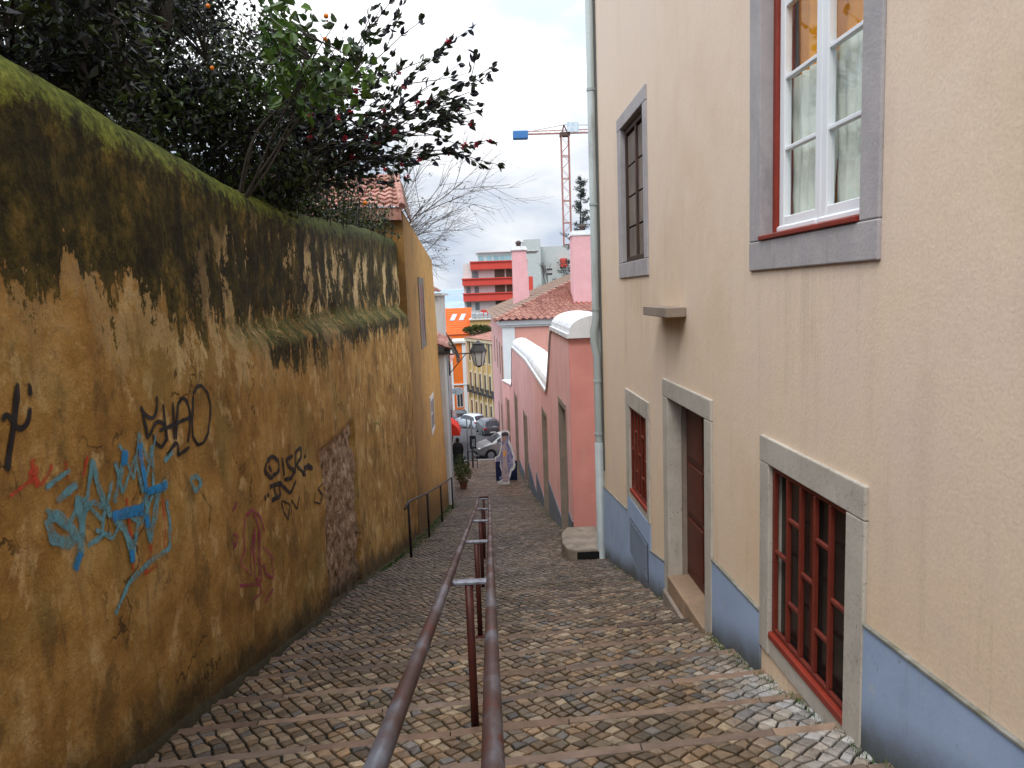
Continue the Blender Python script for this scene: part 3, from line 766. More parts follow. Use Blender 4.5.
# large white casement window
win=B('window',mat('window_back',(.03,.025,.02)),pb,(XW+.75,XW+.78,3.3,5.6,.05,2.65)); tag(win,'large white casement window with lace curtains upstairs')
surround(HOL[0],.19,.20,.24,.20,.02,.26,ST_UP,win)
yo0,yo1,zo0,zo1=3.77,5.13,.30,2.36
B('sill',RED,win,(XW-.035,XW+.14,yo0+.01,yo1-.01,zo0+.002,zo0+.035),bevel=.006)
B('timber_lining',RED,win,(XW+.07,XW+.20,yo1-.06,yo1-.003,zo0+.037,zo1-.003),(XW+.10,XW+.20,yo0+.003,yo0+.06,zo0+.037,zo1-.003),(XW+.10,XW+.20,yo0+.062,yo1-.062,zo1-.06,zo1-.003),bevel=.006)
mid=(yo0+yo1)/2; GL=glass_mat('window_glass',(.96,.98,.98),.09)
zb_=zo0+.04
for a,b in ((yo0+.062,mid-.002),(mid+.002,yo1-.062)):
    fr=MB(); x0,x1=XW+.095,XW+.145; stl=.075
    fr.box(x0,x1,a,a+stl,zb_,zo1-.065); fr.box(x0,x1,b-stl,b,zb_,zo1-.065)
    fr.box(x0+.002,x1-.002,a+stl,b-stl,zb_,zb_+.11); fr.box(x0+.002,x1-.002,a+stl,b-stl,zo1-.15,zo1-.065)
    zz=[zb_+.11,.89,1.345,1.80,zo1-.15]
    for q in zz[1:-1]: fr.box(x0+.006,x1-.006,a+stl,b-stl,q-.014,q+.014)
    f_=fr.build('casement',WHITE,win,bevel=.005)
    B('drip_rail',WHITE,win,(XW+.07,x0-.001,a+.01,b-.01,zb_+.004,zb_+.05),bevel=.012)
    g=MB(); g.face([(x0+.028,a+stl,zb_+.11),(x0+.028,a+stl,zo1-.15),(x0+.028,b-stl,zo1-.15),(x0+.028,b-stl,zb_+.11)])
    g.build('pane',GL,win)
def curtain(name,mt,y0,y1,z0,z1,x,amp=.03,n=60,waves=7,parent=win):
    mb=MB(); vs=[]; m_=8
    for i in range(n+1):
        yv=y0+(y1-y0)*i/n
        for j in range(m_+1):
            zv=z0+(z1-z0)*j/m_
            vs.append((x+amp*math.sin(waves*2*math.pi*i/n+.8*noise.noise(Vector((i*.1,j*.3,0))))+.02*noise.noise(Vector((i*.2,j*.4,2))),yv,zv))
    mb.add(vs,[(i*(m_+1)+j,(i+1)*(m_+1)+j,(i+1)*(m_+1)+j+1,i*(m_+1)+j+1) for i in range(n) for j in range(m_)])
    return mb.build(name,mt,parent,smooth=True)
LACE=mat('lace_curtain',(.80,.83,.74),(.66,.70,.60),scale=9,rough=.9,bump=.2,bscale=120)
AMBER=mat('amber_backing',(.95,.42,.008),(.80,.30,.006),scale=5,rough=.8)
curtain('lace_curtain',LACE,3.80,4.44,.32,1.40,XW+.195,.012,waves=6); curtain('lace_curtain',LACE,4.46,5.08,.32,1.36,XW+.195,.012,waves=5)
curtain('amber_backing',AMBER,3.80,5.09,.34,2.30,XW+.235,.012,waves=8)  # amber sheet with soft folds behind the panes
# small upper window with brown screens
win=B('window',DARKGLASS,pb,(XW+.17,XW+.18,8.62+.17,10.42-.17,.16+.19,2.30-.17)); tag(win,'narrow upper window closed with a brown lattice screen')
surround(HOL[1],.19,.24,.17,.20,.02,.20,ST_UP,win)
RBAR=mat('dark_red_bars',(.17,.030,.017),(.11,.018,.011),scale=8,rough=.5,bump=.15,bscale=30)
BRN=mat('weathered_brown_wood',(.075,.042,.03),(.04,.024,.018),scale=7,rough=.7,bump=.3,bscale=30,stretch=(1,1,.3))
fr=MB(); a0,a1,c0,c1=8.83,10.17,.38,2.11
for y in (a0,(a0+a1)/2-.03,a1-.06): fr.box(XW+.045,XW+.10,y,y+.06,c0,c1)
for z in (c0+.0,c1-.06): fr.box(XW+.047,XW+.098,a0+.06,a1-.06,z,z+.058)
fr.build('frame',BRN,win,bevel=.004)
SCR=mat('screen_cloth',(.24,.19,.155),(.11,.088,.075),scale=2.2,rough=.75,stretch=(1,2,.8),bump=.2,bscale=90)
fr=MB()
for k in range(4): fr.box(XW+.075,XW+.085,a0+.062,a1-.062,c0+.062+k*.4,c0+.062+k*.4+.375)
fr.build('screen_panel',SCR,win)
B('sill',BRN,win,(XW-.01,XW+.12,a0-.02,a1+.02,c0-.03,c0-.002))
# street level barred windows
def barred(h,wl,wr,wt,wb,label,cols,rails,sill):
    y0,y1,z0,z1=h; yo0,yo1,zo0,zo1=y0+wl,y1-wr,z0+wb,z1-wt
    win=B('window',DARKGLASS,pb,(XW+.075,XW+.085,yo0-.01,yo1+.01,zo0-.01,zo1+.01)); tag(win,label)
    surround(h,wl,wr,wt,0,.025,.18,ST_LO,win)
    B('apron',ST_DK if False else ST_LO,win,(XW-.012,XW+.17,yo0+.002,yo1-.002,z0,zo0-.004))
    B('sill',RED,win,(XW-.022,XW+.06,yo0+.004,yo1-.004,zo0-.002,zo0+.05),bevel=.006)
    g=MB(); bw=.030; xa,xb=XW+.006,XW+.036
    g.box(xa,xb,yo0+.004,yo0+.045,zo0+.052,zo1-.003); g.box(xa,xb,yo1-.045,yo1-.004,zo0+.052,zo1-.003); g.box(xa+.002,xb-.002,yo0+.046,yo1-.046,zo1-.045,zo1-.003); g.box(xa+.002,xb-.002,yo0+.046,yo1-.046,zo0+.053,zo0+.085)
    n=cols; wcol=(yo1-yo0-.09)/n; H=zo1-zo0-.13
    for i in range(1,n): y=yo0+.045+wcol*i; g.box(xa,xb,y-bw/2,y+bw/2,zo0+.086,zo1-.046)
    for i,rs in enumerate(rails):
        for q in rs:
            z=zo0+.085+H*q; ya=yo0+.045+wcol*i+(bw/2 if i else 0); yb=yo0+.045+wcol*(i+1)-(bw/2 if i<n-1 else 0)
            g.box(xa+.003,xb-.003,ya,yb,z-.014,z+.014)
    g.build('grille',RBAR,win,bevel=.004)
    # mullion of the casement seen behind the bars
    B('mullion',REDB,win,(XW+.045,XW+.073,(yo0+yo1)/2-.03,(yo0+yo1)/2+.03,zo0+.06,zo1-.05))
    return win
# columns run from the near jamb (right in the photo) to the far jamb
barred(HOL[3],.20,.165,.185,.13,'larger barred street window with red staggered grille',5,[[.5],[.25,.76],[.5],[.25,.76],[.5]],True)
barred(HOL[2],.13,.22,.22,.10,'smaller barred street window beyond the door',5,[[.5],[.25,.76],[.5],[.25,.76],[.5]],True)
# door in its deep stone opening
h=HOL[4]
door=B('door',REDB,pb,(XW+.19,XW+.25,6.44,7.77,-3.11,-1.14)); tag(door,'brown wooden door set deep in a stone opening')
g=MB()
for y0 in (6.50,7.13): 
    for z0,z1 in ((-3.0,-2.45),(-2.38,-1.85),(-1.78,-1.22)): g.box(XW+.168,XW+.188,y0,y0+.55,z0,z1)
g.build('door_panel',REDB,door,bevel=.012)
g=MB(); g.ball((XW+.15,6.58,-2.1),.03,10); g.build('handle',mat('brass',(.35,.24,.08),rough=.35,metal=1),door)
m=MB(); m.box(XW-.025,XW+.14,h[0],h[1],-1.16,h[3]); m.box(XW-.023,XW+.14,h[0]+.002,6.44,-3.62,-1.162); m.box(XW-.023,XW+.14,7.77,h[1]-.002,-3.62,-1.162)
m.build('stone_surround',ST_LO,door,bevel=.01,segs=2)
m=MB(); m.box(XW+.142,XW+.45,7.775,7.99,-3.6,-1.0); m.box(XW+.142,XW+.45,6.2,6.435,-3.6,-1.0); m.box(XW+.142,XW+.45,6.437,7.773,-1.135,-.95)
m.build('reveal',ST_DK,door)
TILE=mat('tan_threshold',(.30,.20,.13),(.22,.15,.10),scale=5,rough=.7,bump=.25)
m=MB(); m.box(XW-.04,XW+.36,6.445,7.10,-3.7,-3.125); m.box(XW-.04,XW+.36,7.105,7.765,-3.7,-3.13); m.build('threshold',TILE,door,bevel=.015,segs=2)
m=MB(); m.box(XW-.085,XW-.042,6.40,7.80,-3.8,-3.30); m.build('doorstep',ST_DK,door,bevel=.01)
# plinth
t=NT('blue_plinth'); P=t.pos(); a=t.noise(P,1.3,7,.65); b=t.noise(P,30,4,.6); X=t.xyz()
c=t.ramp(a,[(.3,(.35,.45,.63)),(.7,(.26,.345,.50))])
c=t.mix(t.mapr(t.noise(t.pos((1,3,.5)),2,7,.7),.55,.78,0,.5),c,(.18,.21,.25))
scf=t.noise(P,7,8,.75); c=t.mix(t.mapr(scf,.60,.66,0,.55),c,(.42,.46,.50)); c=t.mix(t.mapr(t.noise(t.pos((1,1,1),(5,5,5)),11,7,.75),.63,.70,0,.6),c,(.13,.13,.13))
hg=t.math('ADD',X[2],t.math('ADD',t.math('MULTIPLY',X[1],.244),1.6)); hg=t.math('ADD',hg,t.math('MULTIPLY',t.math('SUBTRACT',a,.5),.4))
c=t.mix(t.mapr(hg,.0,.34,.9,0),c,(.06,.058,.042))
plm=t.pbr(c,.7,t.bump(b,.3,.006),.3)
m=MB()
def pseg(ya,yb,za,zb):
    z0=min(gz(yb),gz(ya))-.6
    m.prism([(ya,z0),(yb,z0),(yb,zb),(ya,za)],'x',XW-.018,XW-.001)
pseg(-5.9,3.635,-1.3,-1.80); pseg(5.105,6.235,-2.37,-2.40); pseg(7.975,8.695,-3.06,-3.19); pseg(10.125,12.38,-3.10,-3.33)
pseg(8.70,10.12,-2.865,-2.865)
m.build('plinth',plm,pb)
CAPM=mat('plinth_cap',(.30,.29,.27),(.12,.12,.08),scale=9,rough=.9)
for ya,yb,za,zb in ((-5.9,3.635,-1.3,-1.80),(5.105,6.235,-2.37,-2.40),(7.975,8.695,-3.06,-3.19),(10.125,12.38,-3.10,-3.33)):
    MB().prism([(ya,za+.001),(yb,zb+.001),(yb,zb+.012),(ya,za+.012)],'x',XW-.026,XW-.001).build('plinth_cap',CAPM,pb)
# vent grille in the plinth
m=MB(); m.box(XW-.024,XW-.0185,8.80,9.92,-3.64,-3.14)
v=m.build('vent_cover',mat('vent_metal',(.05,.06,.08),rough=.6),pb)
m=MB()
for k in range(16): z=-3.62+k*.03; m.box(XW-.034,XW-.0245,8.82,9.90,z,z+.014)
m.build('louvre',mat('vent_slat',(.17,.21,.27),rough=.5),v)
B('stone_ledge',ST_DK,pb,(XW-.20,XW-.001,7.05,8.06,-.28,-.185),bevel=.006)
# downpipe at the corner
GP=mat('green_grey_pipe',(.42,.47,.47),(.34,.39,.39),scale=4,rough=.5,stretch=(1,1,.4),grime=.6)
dp=MB().tube([(XW-.075,12.27,8),(XW-.075,12.27,-.45),(XW-.115,12.27,-.66),(XW-.12,12.27,-.85),(XW-.075,12.27,-1.08),(XW-.07,12.27,-3.05),(XW-.065,12.25,-4.62)],.062,12).build('downpipe',GP,pb,smooth=True)
tag(dp,'grey green rainwater downpipe at the far corner')
MB().tube([(XW-.07,12.25,-2.55),(XW-.07,12.25,-4.6),(XW-.12,12.12,-4.72)],.078,12).build('pipe_sleeve',mat('pale_pvc',(.36,.40,.41),(.28,.31,.32),scale=4,rough=.45,grime=.6),dp,smooth=True)
for z in (5,3.2,1.4,-.3,-1.5,-2.4): MB().lathe(XW-.073,12.27,[(.072,z-.02),(.072,z+.02)],12).build('pipe_bracket',GP,dp)
MB().tube([(XW-.02,12.1,8),(XW-.02,12.1,-3.0)],.014,6).build('cable',mat('grey_cable',(.10,.11,.11),rough=.6),pb)
m=MB(); m.box(XW-.03,XW-.002,12.32,12.5,-3.2,8); m.build('corner_strip',GP,pb)

# ------------------------------------------------------------------ stone block with drain at the corner
t_=ST_DK
m=MB(); prof=[(1.24,12.62),(1.30,12.32),(1.42,12.22),(1.93,12.22),(1.98,13.5),(1.42,13.5),(1.28,13.2)]
zt=-4.40; zb0=-5.5
sb=thing('stone_block',(1.6,13,gz(13)),'squat weathered stone block with a dark drain slot beside the downpipe','stone block')
m.prism([(x,y) for x,y in prof],'z',zb0,zt)
m.build('block',mat('damp_stone',(.26,.21,.16),(.12,.10,.08),scale=5,rough=.8,bump=.6,bscale=18),sb,bevel=.03,segs=2)
B('drain_slot',mat('drain_dark',(.006,.006,.006)),sb,(1.45,1.9,12.20,12.218,-4.58,-4.44))

# ------------------------------------------------------------------ central double handrail
rail_z=lambda y: gz(y)+.945
hr=thing('central_handrail',(-.12,4,gz(4)),'long double pipe handrail of worn brown metal down the middle of the stairs','handrail')
t=NT('worn_rail'); P=t.pos((1,.35,1)); a=t.noise(P,3.5,6,.6); b=t.noise(t.pos((1,.6,1),(4,0,0)),9,6,.7)
c=t.ramp(a,[(.38,(.045,.017,.012)),(.5,(.065,.035,.03)),(.58,(.10,.10,.12)),(.7,(.17,.185,.22))])  # worn brown, with blue-grey highlights painted into the colour
c=t.mix(t.mapr(b,.54,.62),c,(.085,.018,.010)); 
rm=t.pbr(c,t.mapr(a,.4,.65,.6,.36),t.bump(b,.25,.002),.5,metal=.25)
ya,yb=-1.0,16.4
xl_,xr_=-.278,-.018
def railpts():
    L=[(xl_+.0,y,rail_z(y)) for y in (ya,2,6,10,13.5,15.2)]
    arc=[((xl_+xr_)/2-math.cos(a)*(xr_-xl_)/2,16.2+math.sin(a)*.12,rail_z(16.2)-.0-.02*math.sin(a)) for a in [math.pi*k/8 for k in range(9)]]
    Rr=[(xr_,y,rail_z(y)) for y in (15.2,13.5,10,6,2,ya)]
    return L+arc+Rr
MB().tube(railpts(),.0265,14).build('rail',rm,hr,smooth=True)
POST=mat('maroon_post',(.085,.02,.014),(.045,.012,.010),scale=8,rough=.5,bump=.2,bscale=30)
BARM=mat('bare_steel',(.22,.24,.29),(.09,.06,.055),scale=14,rough=.5,metal=.3,lo=.4,hi=.66)
for y in (1.4,4.36,6.95,10.0,13.3,16.05):
    z=rail_z(y); xm=(xl_+xr_)/2-.005
    p=MB().tube([(xm,y,alley_z(xm,y)-.03),(xm,y,z-.035)],.026,10).build('post',POST,hr,smooth=True)
    c_=MB(); c_.box(xl_+.02,xr_-.02,y-.028,y+.028,z-.032,z-.008); c_.build('crossbar',BARM,p,bevel=.006)
    f_=MB(); f_.lathe(xm,y,[(.05,alley_z(xm,y)-.02),(.05,alley_z(xm,y)+.012),(.03,alley_z(xm,y)+.02)],10); f_.build('foot_flange',POST,p)

# ------------------------------------------------------------------ thin black handrail by the left wall
BLK=mat('black_iron',(.014,.014,.016),(.03,.024,.022),scale=10,rough=.5)
wr=thing('wall_handrail',(-1.6,18,gz(18)),'thin black iron handrail on four posts along the ochre house','handrail')
rp=[(-1.62,14.3),(-1.50,17.3),(-1.40,20.6),(-1.27,24.3)]
rh=[gz(y)+h for (x,y),h in zip(rp,(1.08,1.03,1.02,1.05))]
MB().tube([(rp[0][0]-.03,rp[0][1]-.35,rh[0]-.04)]+[(x,y,z) for (x,y),z in zip(rp,rh)],.024,8).build('rail',BLK,wr,smooth=True)
for (x,y),z in zip(rp,rh): MB().tube([(x,y,gz(y)-.1),(x,y,z)],.026,8).build('post',BLK,wr,smooth=True)
# ------------------------------------------------------------------ pink garden wall with white rounded coping
def plaster(name,c1,c2,grime=.4,gc=(.12,.08,.06),**k): return mat(name,c1,c2,scale=1.3,rough=.85,bump=.35,bscale=30,grime=grime,grimec=gc,**k)
PINK=plaster('pink_plaster',(.82,.49,.47),(.72,.39,.375),.7,(.34,.19,.18))
SALM=plaster('salmon_plaster',(.68,.30,.265),(.57,.235,.21),.6,(.55,.33,.30))
PPL=plaster('grey_blue_base',(.16,.19,.24),(.12,.14,.18),.5)
WCOP=mat('white_coping',(.78,.80,.82),(.62,.65,.68),scale=2,rough=.75,grime=.85,grimec=(.25,.26,.25))
pgw=thing('pink_wall',(2,25,gz(25)),'tall pink wall stepping down the alley under white barrel copings','wall')
def px(y): return 1.69+.03*(y-14.7)/16.3 if y<31 else (1.72-.30*(y-31)/9 if y<40.5 else 1.403-.17*(y-40.5))
def ptop(y):
    if y<18.4: return -.92
    if y<20.8:
        t=(y-18.4)/2.4; return -.92-1.88*sm(0,1,t**.8)
    if y<38.6: return -2.8
    return -2.8-2.2*sm(0,1,(y-38.6)/1.6) if y<40.2 else -5.0
DOORS=[(15.55,17.1,-2.4,'a'),(20.7,22.5,-3.45,'b'),(31.2,33.4,-5.2,'c'),(36.4,38.6,-5.05,'d'),(41.2,42.3,-5.9,'e')]
yy=[14.75]
while yy[-1]<43.0: yy.append(yy[-1]+.2)
for d in DOORS: yy+= [d[0],d[1]]
yy=sorted(set(round(a,3) for a in yy)); th=.95
mb=MB()
for a,b in zip(yy,yy[1:]):
    d=[q for q in DOORS if q[0]-1e-4<=a and b<=q[1]+1e-4]
    if d: 
        z0a=z0b=d[0][2]
        dd=.30
        mb.face([(px(a)+dd,a,gz(a)-.6),(px(a)+dd,a,z0a),(px(b)+dd,b,z0b),(px(b)+dd,b,gz(b)-.6)])
        mb.face([(px(a),a,z0a),(px(b),b,z0b),(px(b)+dd,b,z0b),(px(a)+dd,a,z0a)])
        if abs(a-d[0][0])<1e-3: mb.face([(px(a),a,gz(a)-.6),(px(a),a,z0a),(px(a)+dd,a,z0a),(px(a)+dd,a,gz(a)-.6)])
        if abs(b-d[0][1])<1e-3: mb.face([(px(b),b,gz(b)-.6),(px(b)+dd,b,gz(b)-.6),(px(b)+dd,b,z0b),(px(b),b,z0b)])
    else: z0a=gz(a)-.6; z0b=gz(b)-.6
    mb.face([(px(a),a,z0a),(px(a),a,ptop(a)),(px(b),b,ptop(b)),(px(b),b,z0b)])
    mb.face([(px(a)+th,a,gz(a)-.6),(px(b)+th,b,gz(b)-.6),(px(b)+th,b,ptop(b)),(px(a)+th,a,ptop(a))])
    mb.face([(px(a),a,ptop(a)),(px(a)+th,a,ptop(a)),(px(b)+th,b,ptop(b)),(px(b),b,ptop(b))])
a=yy[-1]; mb.face([(px(a),a,gz(a)-.6),(px(a),a,ptop(a)),(px(a)+th,a,ptop(a)),(px(a)+th,a,gz(a)-.6)])
mb.build('wall',PINK,pgw)
B('end_face',SALM,pgw,(1.69,3.4,14.70,14.748,-6,-.925),bevel=.004)
def barrel(name,y0,y1,z,x0,x1,hh,n=14):
    mb=MB(); pr=[(x0-.05,z),(x0-.05,z+.09),(x0,z+.09)]
    for k in range(n+1):
        a=math.pi*(1-k/n); pr.append(((x0+x1)/2+math.cos(a)*(x1-x0)/2,z+.09+math.sin(a)**.8*hh))
    pr+=[(x1+.05,z+.09),(x1+.05,z)]
    mb.prism(pr,'y',y0,y1); return mb.build(name,WCOP,pgw)
barrel('coping',14.60,18.42,-.915,1.69,2.95,.36)
# second coping follows the bend of the wall
mb=MB(); seg=[20.75,24,28,31,34,36.5,38.6]; n=12; vs=[]
for y in seg:
    x0=px(y); pr=[(x0-.05,-2.79),(x0-.05,-2.70),(x0,-2.70)]
    for k in range(n+1):
        a=math.pi*(1-k/n); pr.append((x0+th/2+math.cos(a)*th/2,-2.70+math.sin(a)**.8*.42))
    pr+=[(x0+th+.05,-2.70),(x0+th+.05,-2.79)]; vs+=[(p[0],y,p[1]) for p in pr]
L=len(pr); fs=[(i*L+k,(i+1)*L+k,(i+1)*L+(k+1)%L,i*L+(k+1)%L) for i in range(len(seg)-1) for k in range(L)]
fs+=[tuple(range(L)),tuple((len(seg)-1)*L+k for k in range(L-1,-1,-1))]
mb.add(vs,fs); mb.build('coping',WCOP,pgw)
mb=MB()
for rng in ((18.43,20.74),(38.62,42.9)):
    k=10; P_=[rng[0]+(rng[1]-rng[0])*i/k for i in range(k+1)]
    for a,b in zip(P_,P_[1:]):
        z1,z2=ptop(a)+.004,ptop(b)+.004; x1,x2=px(a)-.05,px(b)-.05; X1,X2=px(a)+th+.05,px(b)+th+.05; h_=.06
        mb.add([(x1,a,z1),(X1,a,z1),(X1,a,z1+h_),(x1,a,z1+h_),(x2,b,z2),(X2,b,z2),(X2,b,z2+h_),(x2,b,z2+h_)],[(0,1,2,3),(7,6,5,4),(0,4,5,1),(3,2,6,7),(0,3,7,4),(1,5,6,2)])
mb.build('swoop_coping',WCOP,pgw)
DW=mat('dark_door_wood',(.05,.038,.035),(.035,.027,.025),scale=5,rough=.6,stretch=(1,1,.3),bump=.2)
for d in DOORS:
    ym=(d[0]+d[1])/2; x=px(ym)
    dr=B('door',DW,pgw,(x+.16,x+.22,d[0]+.1,d[1]-.1,gz(d[0])-.3,d[2]-.10))
    f=MB(); f.box(x-.02,x+.20,d[0]+.002,d[0]+.11,gz(d[0])-.5,d[2]-.002); f.box(x-.02,x+.20,d[1]-.11,d[1]-.002,gz(d[1])-.5,d[2]-.002); f.box(x-.018,x+.2,d[0]+.112,d[1]-.112,d[2]-.13,d[2]-.003)
    f.build('door_frame',ST_DK,dr)
# plinth, a separate sloping panel between the doors
mb=MB()
for a,b,h0 in ((14.76,15.54,.45),(17.12,20.69,.30),(22.52,26.2,.30),(26.21,31.19,.25),(33.42,36.39,.3)):
    zt_=gz(a)+h0
    for u,v in ([(a,b)] if not a<31<b else [(a,31),(31,b)]):
        mb.face([(px(u)-.02,u,gz(u)-.5),(px(u)-.02,u,zt_),(px(v)-.02,v,zt_),(px(v)-.02,v,gz(v)-.5)])
        mb.face([(px(u)-.02,u,zt_),(px(u)-.001,u,zt_),(px(v)-.001,v,zt_),(px(v)-.02,v,zt_)])
mb.build('plinth',PPL,pgw)

# ------------------------------------------------------------------ roof tiles helper: a sloping patch with real tile rows
def tile_mat(name,c1,c2,c3):
    t=NT(name); a=t.noise(t.pos(),1.1,6,.7); b=t.noise(t.pos(),9,5,.7)
    c=t.ramp(t.math('ADD',t.math('MULTIPLY',a,.4),t.math('MULTIPLY',b,.6)),[(.35,c3),(.5,c1),(.65,c2)]); return t.pbr(c,.85,t.bump(b,.4,.02),.2)
def tile_patch(name,mt,parent,A,Bp,C,D,tw=.42,tl=.5,amp=.07,maxn=90):
    # A,B eave left/right; D,C ridge left/right (quad A-B-C-D)
    A,Bp,C,D=map(Vector,(A,Bp,C,D)); nrm=(Bp-A).cross(D-A).normalized()
    if nrm.z<0: nrm=-nrm
    nu=min(maxn,max(2,int(max((Bp-A).length,(C-D).length)/tw))); nv=min(60,max(2,int(max((D-A).length,(C-Bp).length)/tl)))
    us=nu*4; mb=MB(); vs=[]; fs=[]
    for j in range(nv):
        for e_ in (0,1):
            v=(j+e_)/nv
            for i in range(us+1):
                u=i/us; p=(A*(1-u)+Bp*u)*(1-v)+(D*(1-u)+C*u)*v
                hgt=amp*(.5+.5*math.cos(2*math.pi*u*nu))+ (.045 if e_==0 else 0)+.012*noise.noise(Vector((int(u*nu)*.9,j*.7,2)))
                vs.append(p+nrm*hgt)
    W_=us+1
    for j in range(nv*2-1):
        for i in range(us): fs.append((j*W_+i,j*W_+i+1,(j+1)*W_+i+1,(j+1)*W_+i))
    mb.add(vs,fs); return mb.build(name,mt,parent)
T_RED=tile_mat('weathered_tiles',(.34,.16,.125),(.50,.32,.26),(.07,.04,.035))
T_BRN=tile_mat('brown_tiles',(.22,.15,.115),(.30,.21,.16),(.10,.07,.055))
T_ORG=tile_mat('orange_tiles',(.66,.115,.025),(.72,.16,.045),(.50,.08,.02))
GLW=mat('window_shade',(.05,.06,.075),(.03,.035,.045),scale=1,rough=.15,spec=.6)
FRM=mat('pale_frame',(.62,.60,.55),(.5,.48,.44),scale=3,rough=.7)
def house(name,label,loc): return thing(name,loc,label,'building')
def win_x(parent,x,y0,y1,z0,z1,s=-1,fw=.12,pane=GLW,frame=FRM):   # window on a wall facing x (s=-1 towards -x)
    f=MB(); a,b=(x-.05,x+.02) if s<0 else (x-.02,x+.05)
    f.box(a,b,y0,y0+fw,z0,z1); f.box(a,b,y1-fw,y1,z0,z1); f.box(a,b,y0+fw,y1-fw,z1-fw,z1); f.box(a,b,y0+fw,y1-fw,z0,z0+fw)
    o=f.build('window',frame,parent); g=MB(); xx=x+s*.012; g.face([(xx,y0+fw,z0+fw),(xx,y1-fw,z0+fw),(xx,y1-fw,z1-fw),(xx,y0+fw,z1-fw)]); g.build('pane',pane,o); return o
def win_y(parent,y,x0,x1,z0,z1,fw=.1,pane=GLW,frame=FRM,bars=1):
    f=MB(); a,b=y-.06,y+.02
    f.box(x0,x0+fw,a,b,z0,z1); f.box(x1-fw,x1,a,b,z0,z1); f.box(x0+fw,x1-fw,a,b,z1-fw,z1); f.box(x0+fw,x1-fw,a,b,z0,z0+fw)
    for k in range(1,bars+1):
        xx=x0+(x1-x0)*k/(bars+1); f.box(xx-fw*.4,xx+fw*.4,a,b,z0+fw,z1-fw)
    o=f.build('window',frame,parent); g=MB(); g.face([(x0+fw,y-.015,z0+fw),(x1-fw,y-.015,z0+fw),(x1-fw,y-.015,z1-fw),(x0+fw,y-.015,z1-fw)]); g.build('pane',pane,o); return o

# ------------------------------------------------------------------ pink house beyond the garden wall
ph=house('pink_house','pink house with hipped tile roof, white cornice and two tall chimneys',(5,60,gz(60)))
PK2=plaster('light_pink_plaster',(.70,.36,.30),(.62,.31,.26),.25,(.35,.2,.18))
PKS=plaster('street_pink_plaster',(.64,.38,.37),(.54,.31,.30),.35,(.3,.18,.17))
e=-1.75; xc,yc=1.28,49.0
def hx(y): return xc-.012*(y-yc)
mb=MB(); mb.face([(xc,yc,-14),(12,yc,-14),(12,yc,e),(xc,yc,e)]); mb.build('front_wall',PK2,ph)
mb=MB(); mb.face([(xc,yc,-14),(xc,yc,e),(hx(82),82,e),(hx(82),82,-16)]); mb.face([(12,yc,-14),(12,82,-16),(12,82,e),(12,yc,e)]); mb.face([(hx(82),82,-16),(hx(82),82,e),(12,82,e),(12,82,-16)])
mb.build('street_wall',PKS,ph)
WPAINT=mat('cool_white_trim',(.70,.75,.78),(.62,.67,.70),scale=2,rough=.7)
B('corner_pilaster',WPAINT,ph,(xc-.03,xc+.78,yc-.06,yc+.4,-13,e-.42))
m=MB(); m.box(xc-.25,12,yc-.25,yc-.001,e-.28,e); m.box(xc-.14,12,yc-.13,yc-.001,e-.42,e-.282); m.prism([(xc-.25,yc),(xc-.002,yc),(hx(82)-.002,82),(hx(82)-.25,82)],'z',e-.28,e); m.build('cornice',WPAINT,ph)
E_A=(xc-.5,yc-.5,e+.02); E_B=(hx(84)-.5,86,e+.02); rx_=9.2; AP=(rx_,yc-.5+(rx_-xc+.5),e+.02+.42*(rx_-xc+.5)); RB=(rx_,78,AP[2])
rf=MB(); rf.face([E_A,(13,yc-.5,e+.019),(13,AP[1],AP[2]-.1),AP]); rf.face([E_B,E_A,AP,RB])
rt=tile_patch('roof',T_RED,ph,E_A,(rx_*2-E_A[0],yc-.5,e+.02),tuple(Vector(AP)+Vector((.05,0,0))),AP,tw=.46,tl=.62,amp=.15,maxn=60)
tile_patch('side_slope',T_BRN,rt,E_B,E_A,AP,RB,tw=.45,tl=.5,amp=.05)
hp=MB(); k=26
for i in range(k):
    a=Vector(E_A).lerp(Vector(AP),i/k); b=Vector(E_A).lerp(Vector(AP),(i+1.12)/k); hp.tube([a+Vector((0,0,.07)),b+Vector((0,0,.04))],[.15,.12],8)
hp.build('hip_tiles',T_RED,rt)
CHP=plaster('chimney_pink',(.72,.42,.44),(.64,.36,.38),.2,(.4,.22,.22))
def chimney(x0,x1,y0,y1,z0,z1,tp=.12,pot=True,label=None):
    c_=MB(); c_.add([(x0,y0,z0),(x1,y0,z0),(x1,y1,z0),(x0,y1,z0),(x0+tp*.3,y0+tp,z1),(x1-tp*2.2,y0+tp,z1),(x1-tp*2.2,y1-tp,z1),(x0+tp*.3,y1-tp,z1)],[(4,5,6,7),(0,1,5,4),(1,2,6,5),(2,3,7,6),(3,0,4,7)])
    o=c_.build('chimney',CHP,ph); tag(o,label)
    xa,xb=x0+tp*.3,x1-tp*2.2
    cp=MB(); cp.box(xa-.1,xb+.1,y0,y1,z1+.002,z1+.16); cp.box(xa-.02,xb+.02,y0+.1,y1-.1,z1+.162,z1+.34); cp.build('chimney_cap',WCOP,o,bevel=.02)
    if pot:
        pt=MB(); pt.lathe((xa+xb)/2,(y0+y1)/2,[(.2,z1+.34),(.2,z1+.6),(.28,z1+.62),(.28,z1+.7),(.1,z1+.85)],12); pt.build('chimney_pot',mat('chimney_pot',(.07,.05,.045),rough=.8),o)
    fl=MB(); fl.box(x0-.08,x1+.08,y0-.06,y0-.004,z0+.9,z0+1.15); fl.build('flashing',mat('red_flashing',(.45,.08,.06),rough=.6),o)
chimney(2.62,4.05,62,63.6,-2.2,3.55,label='tapering pink chimney with a dark pot')
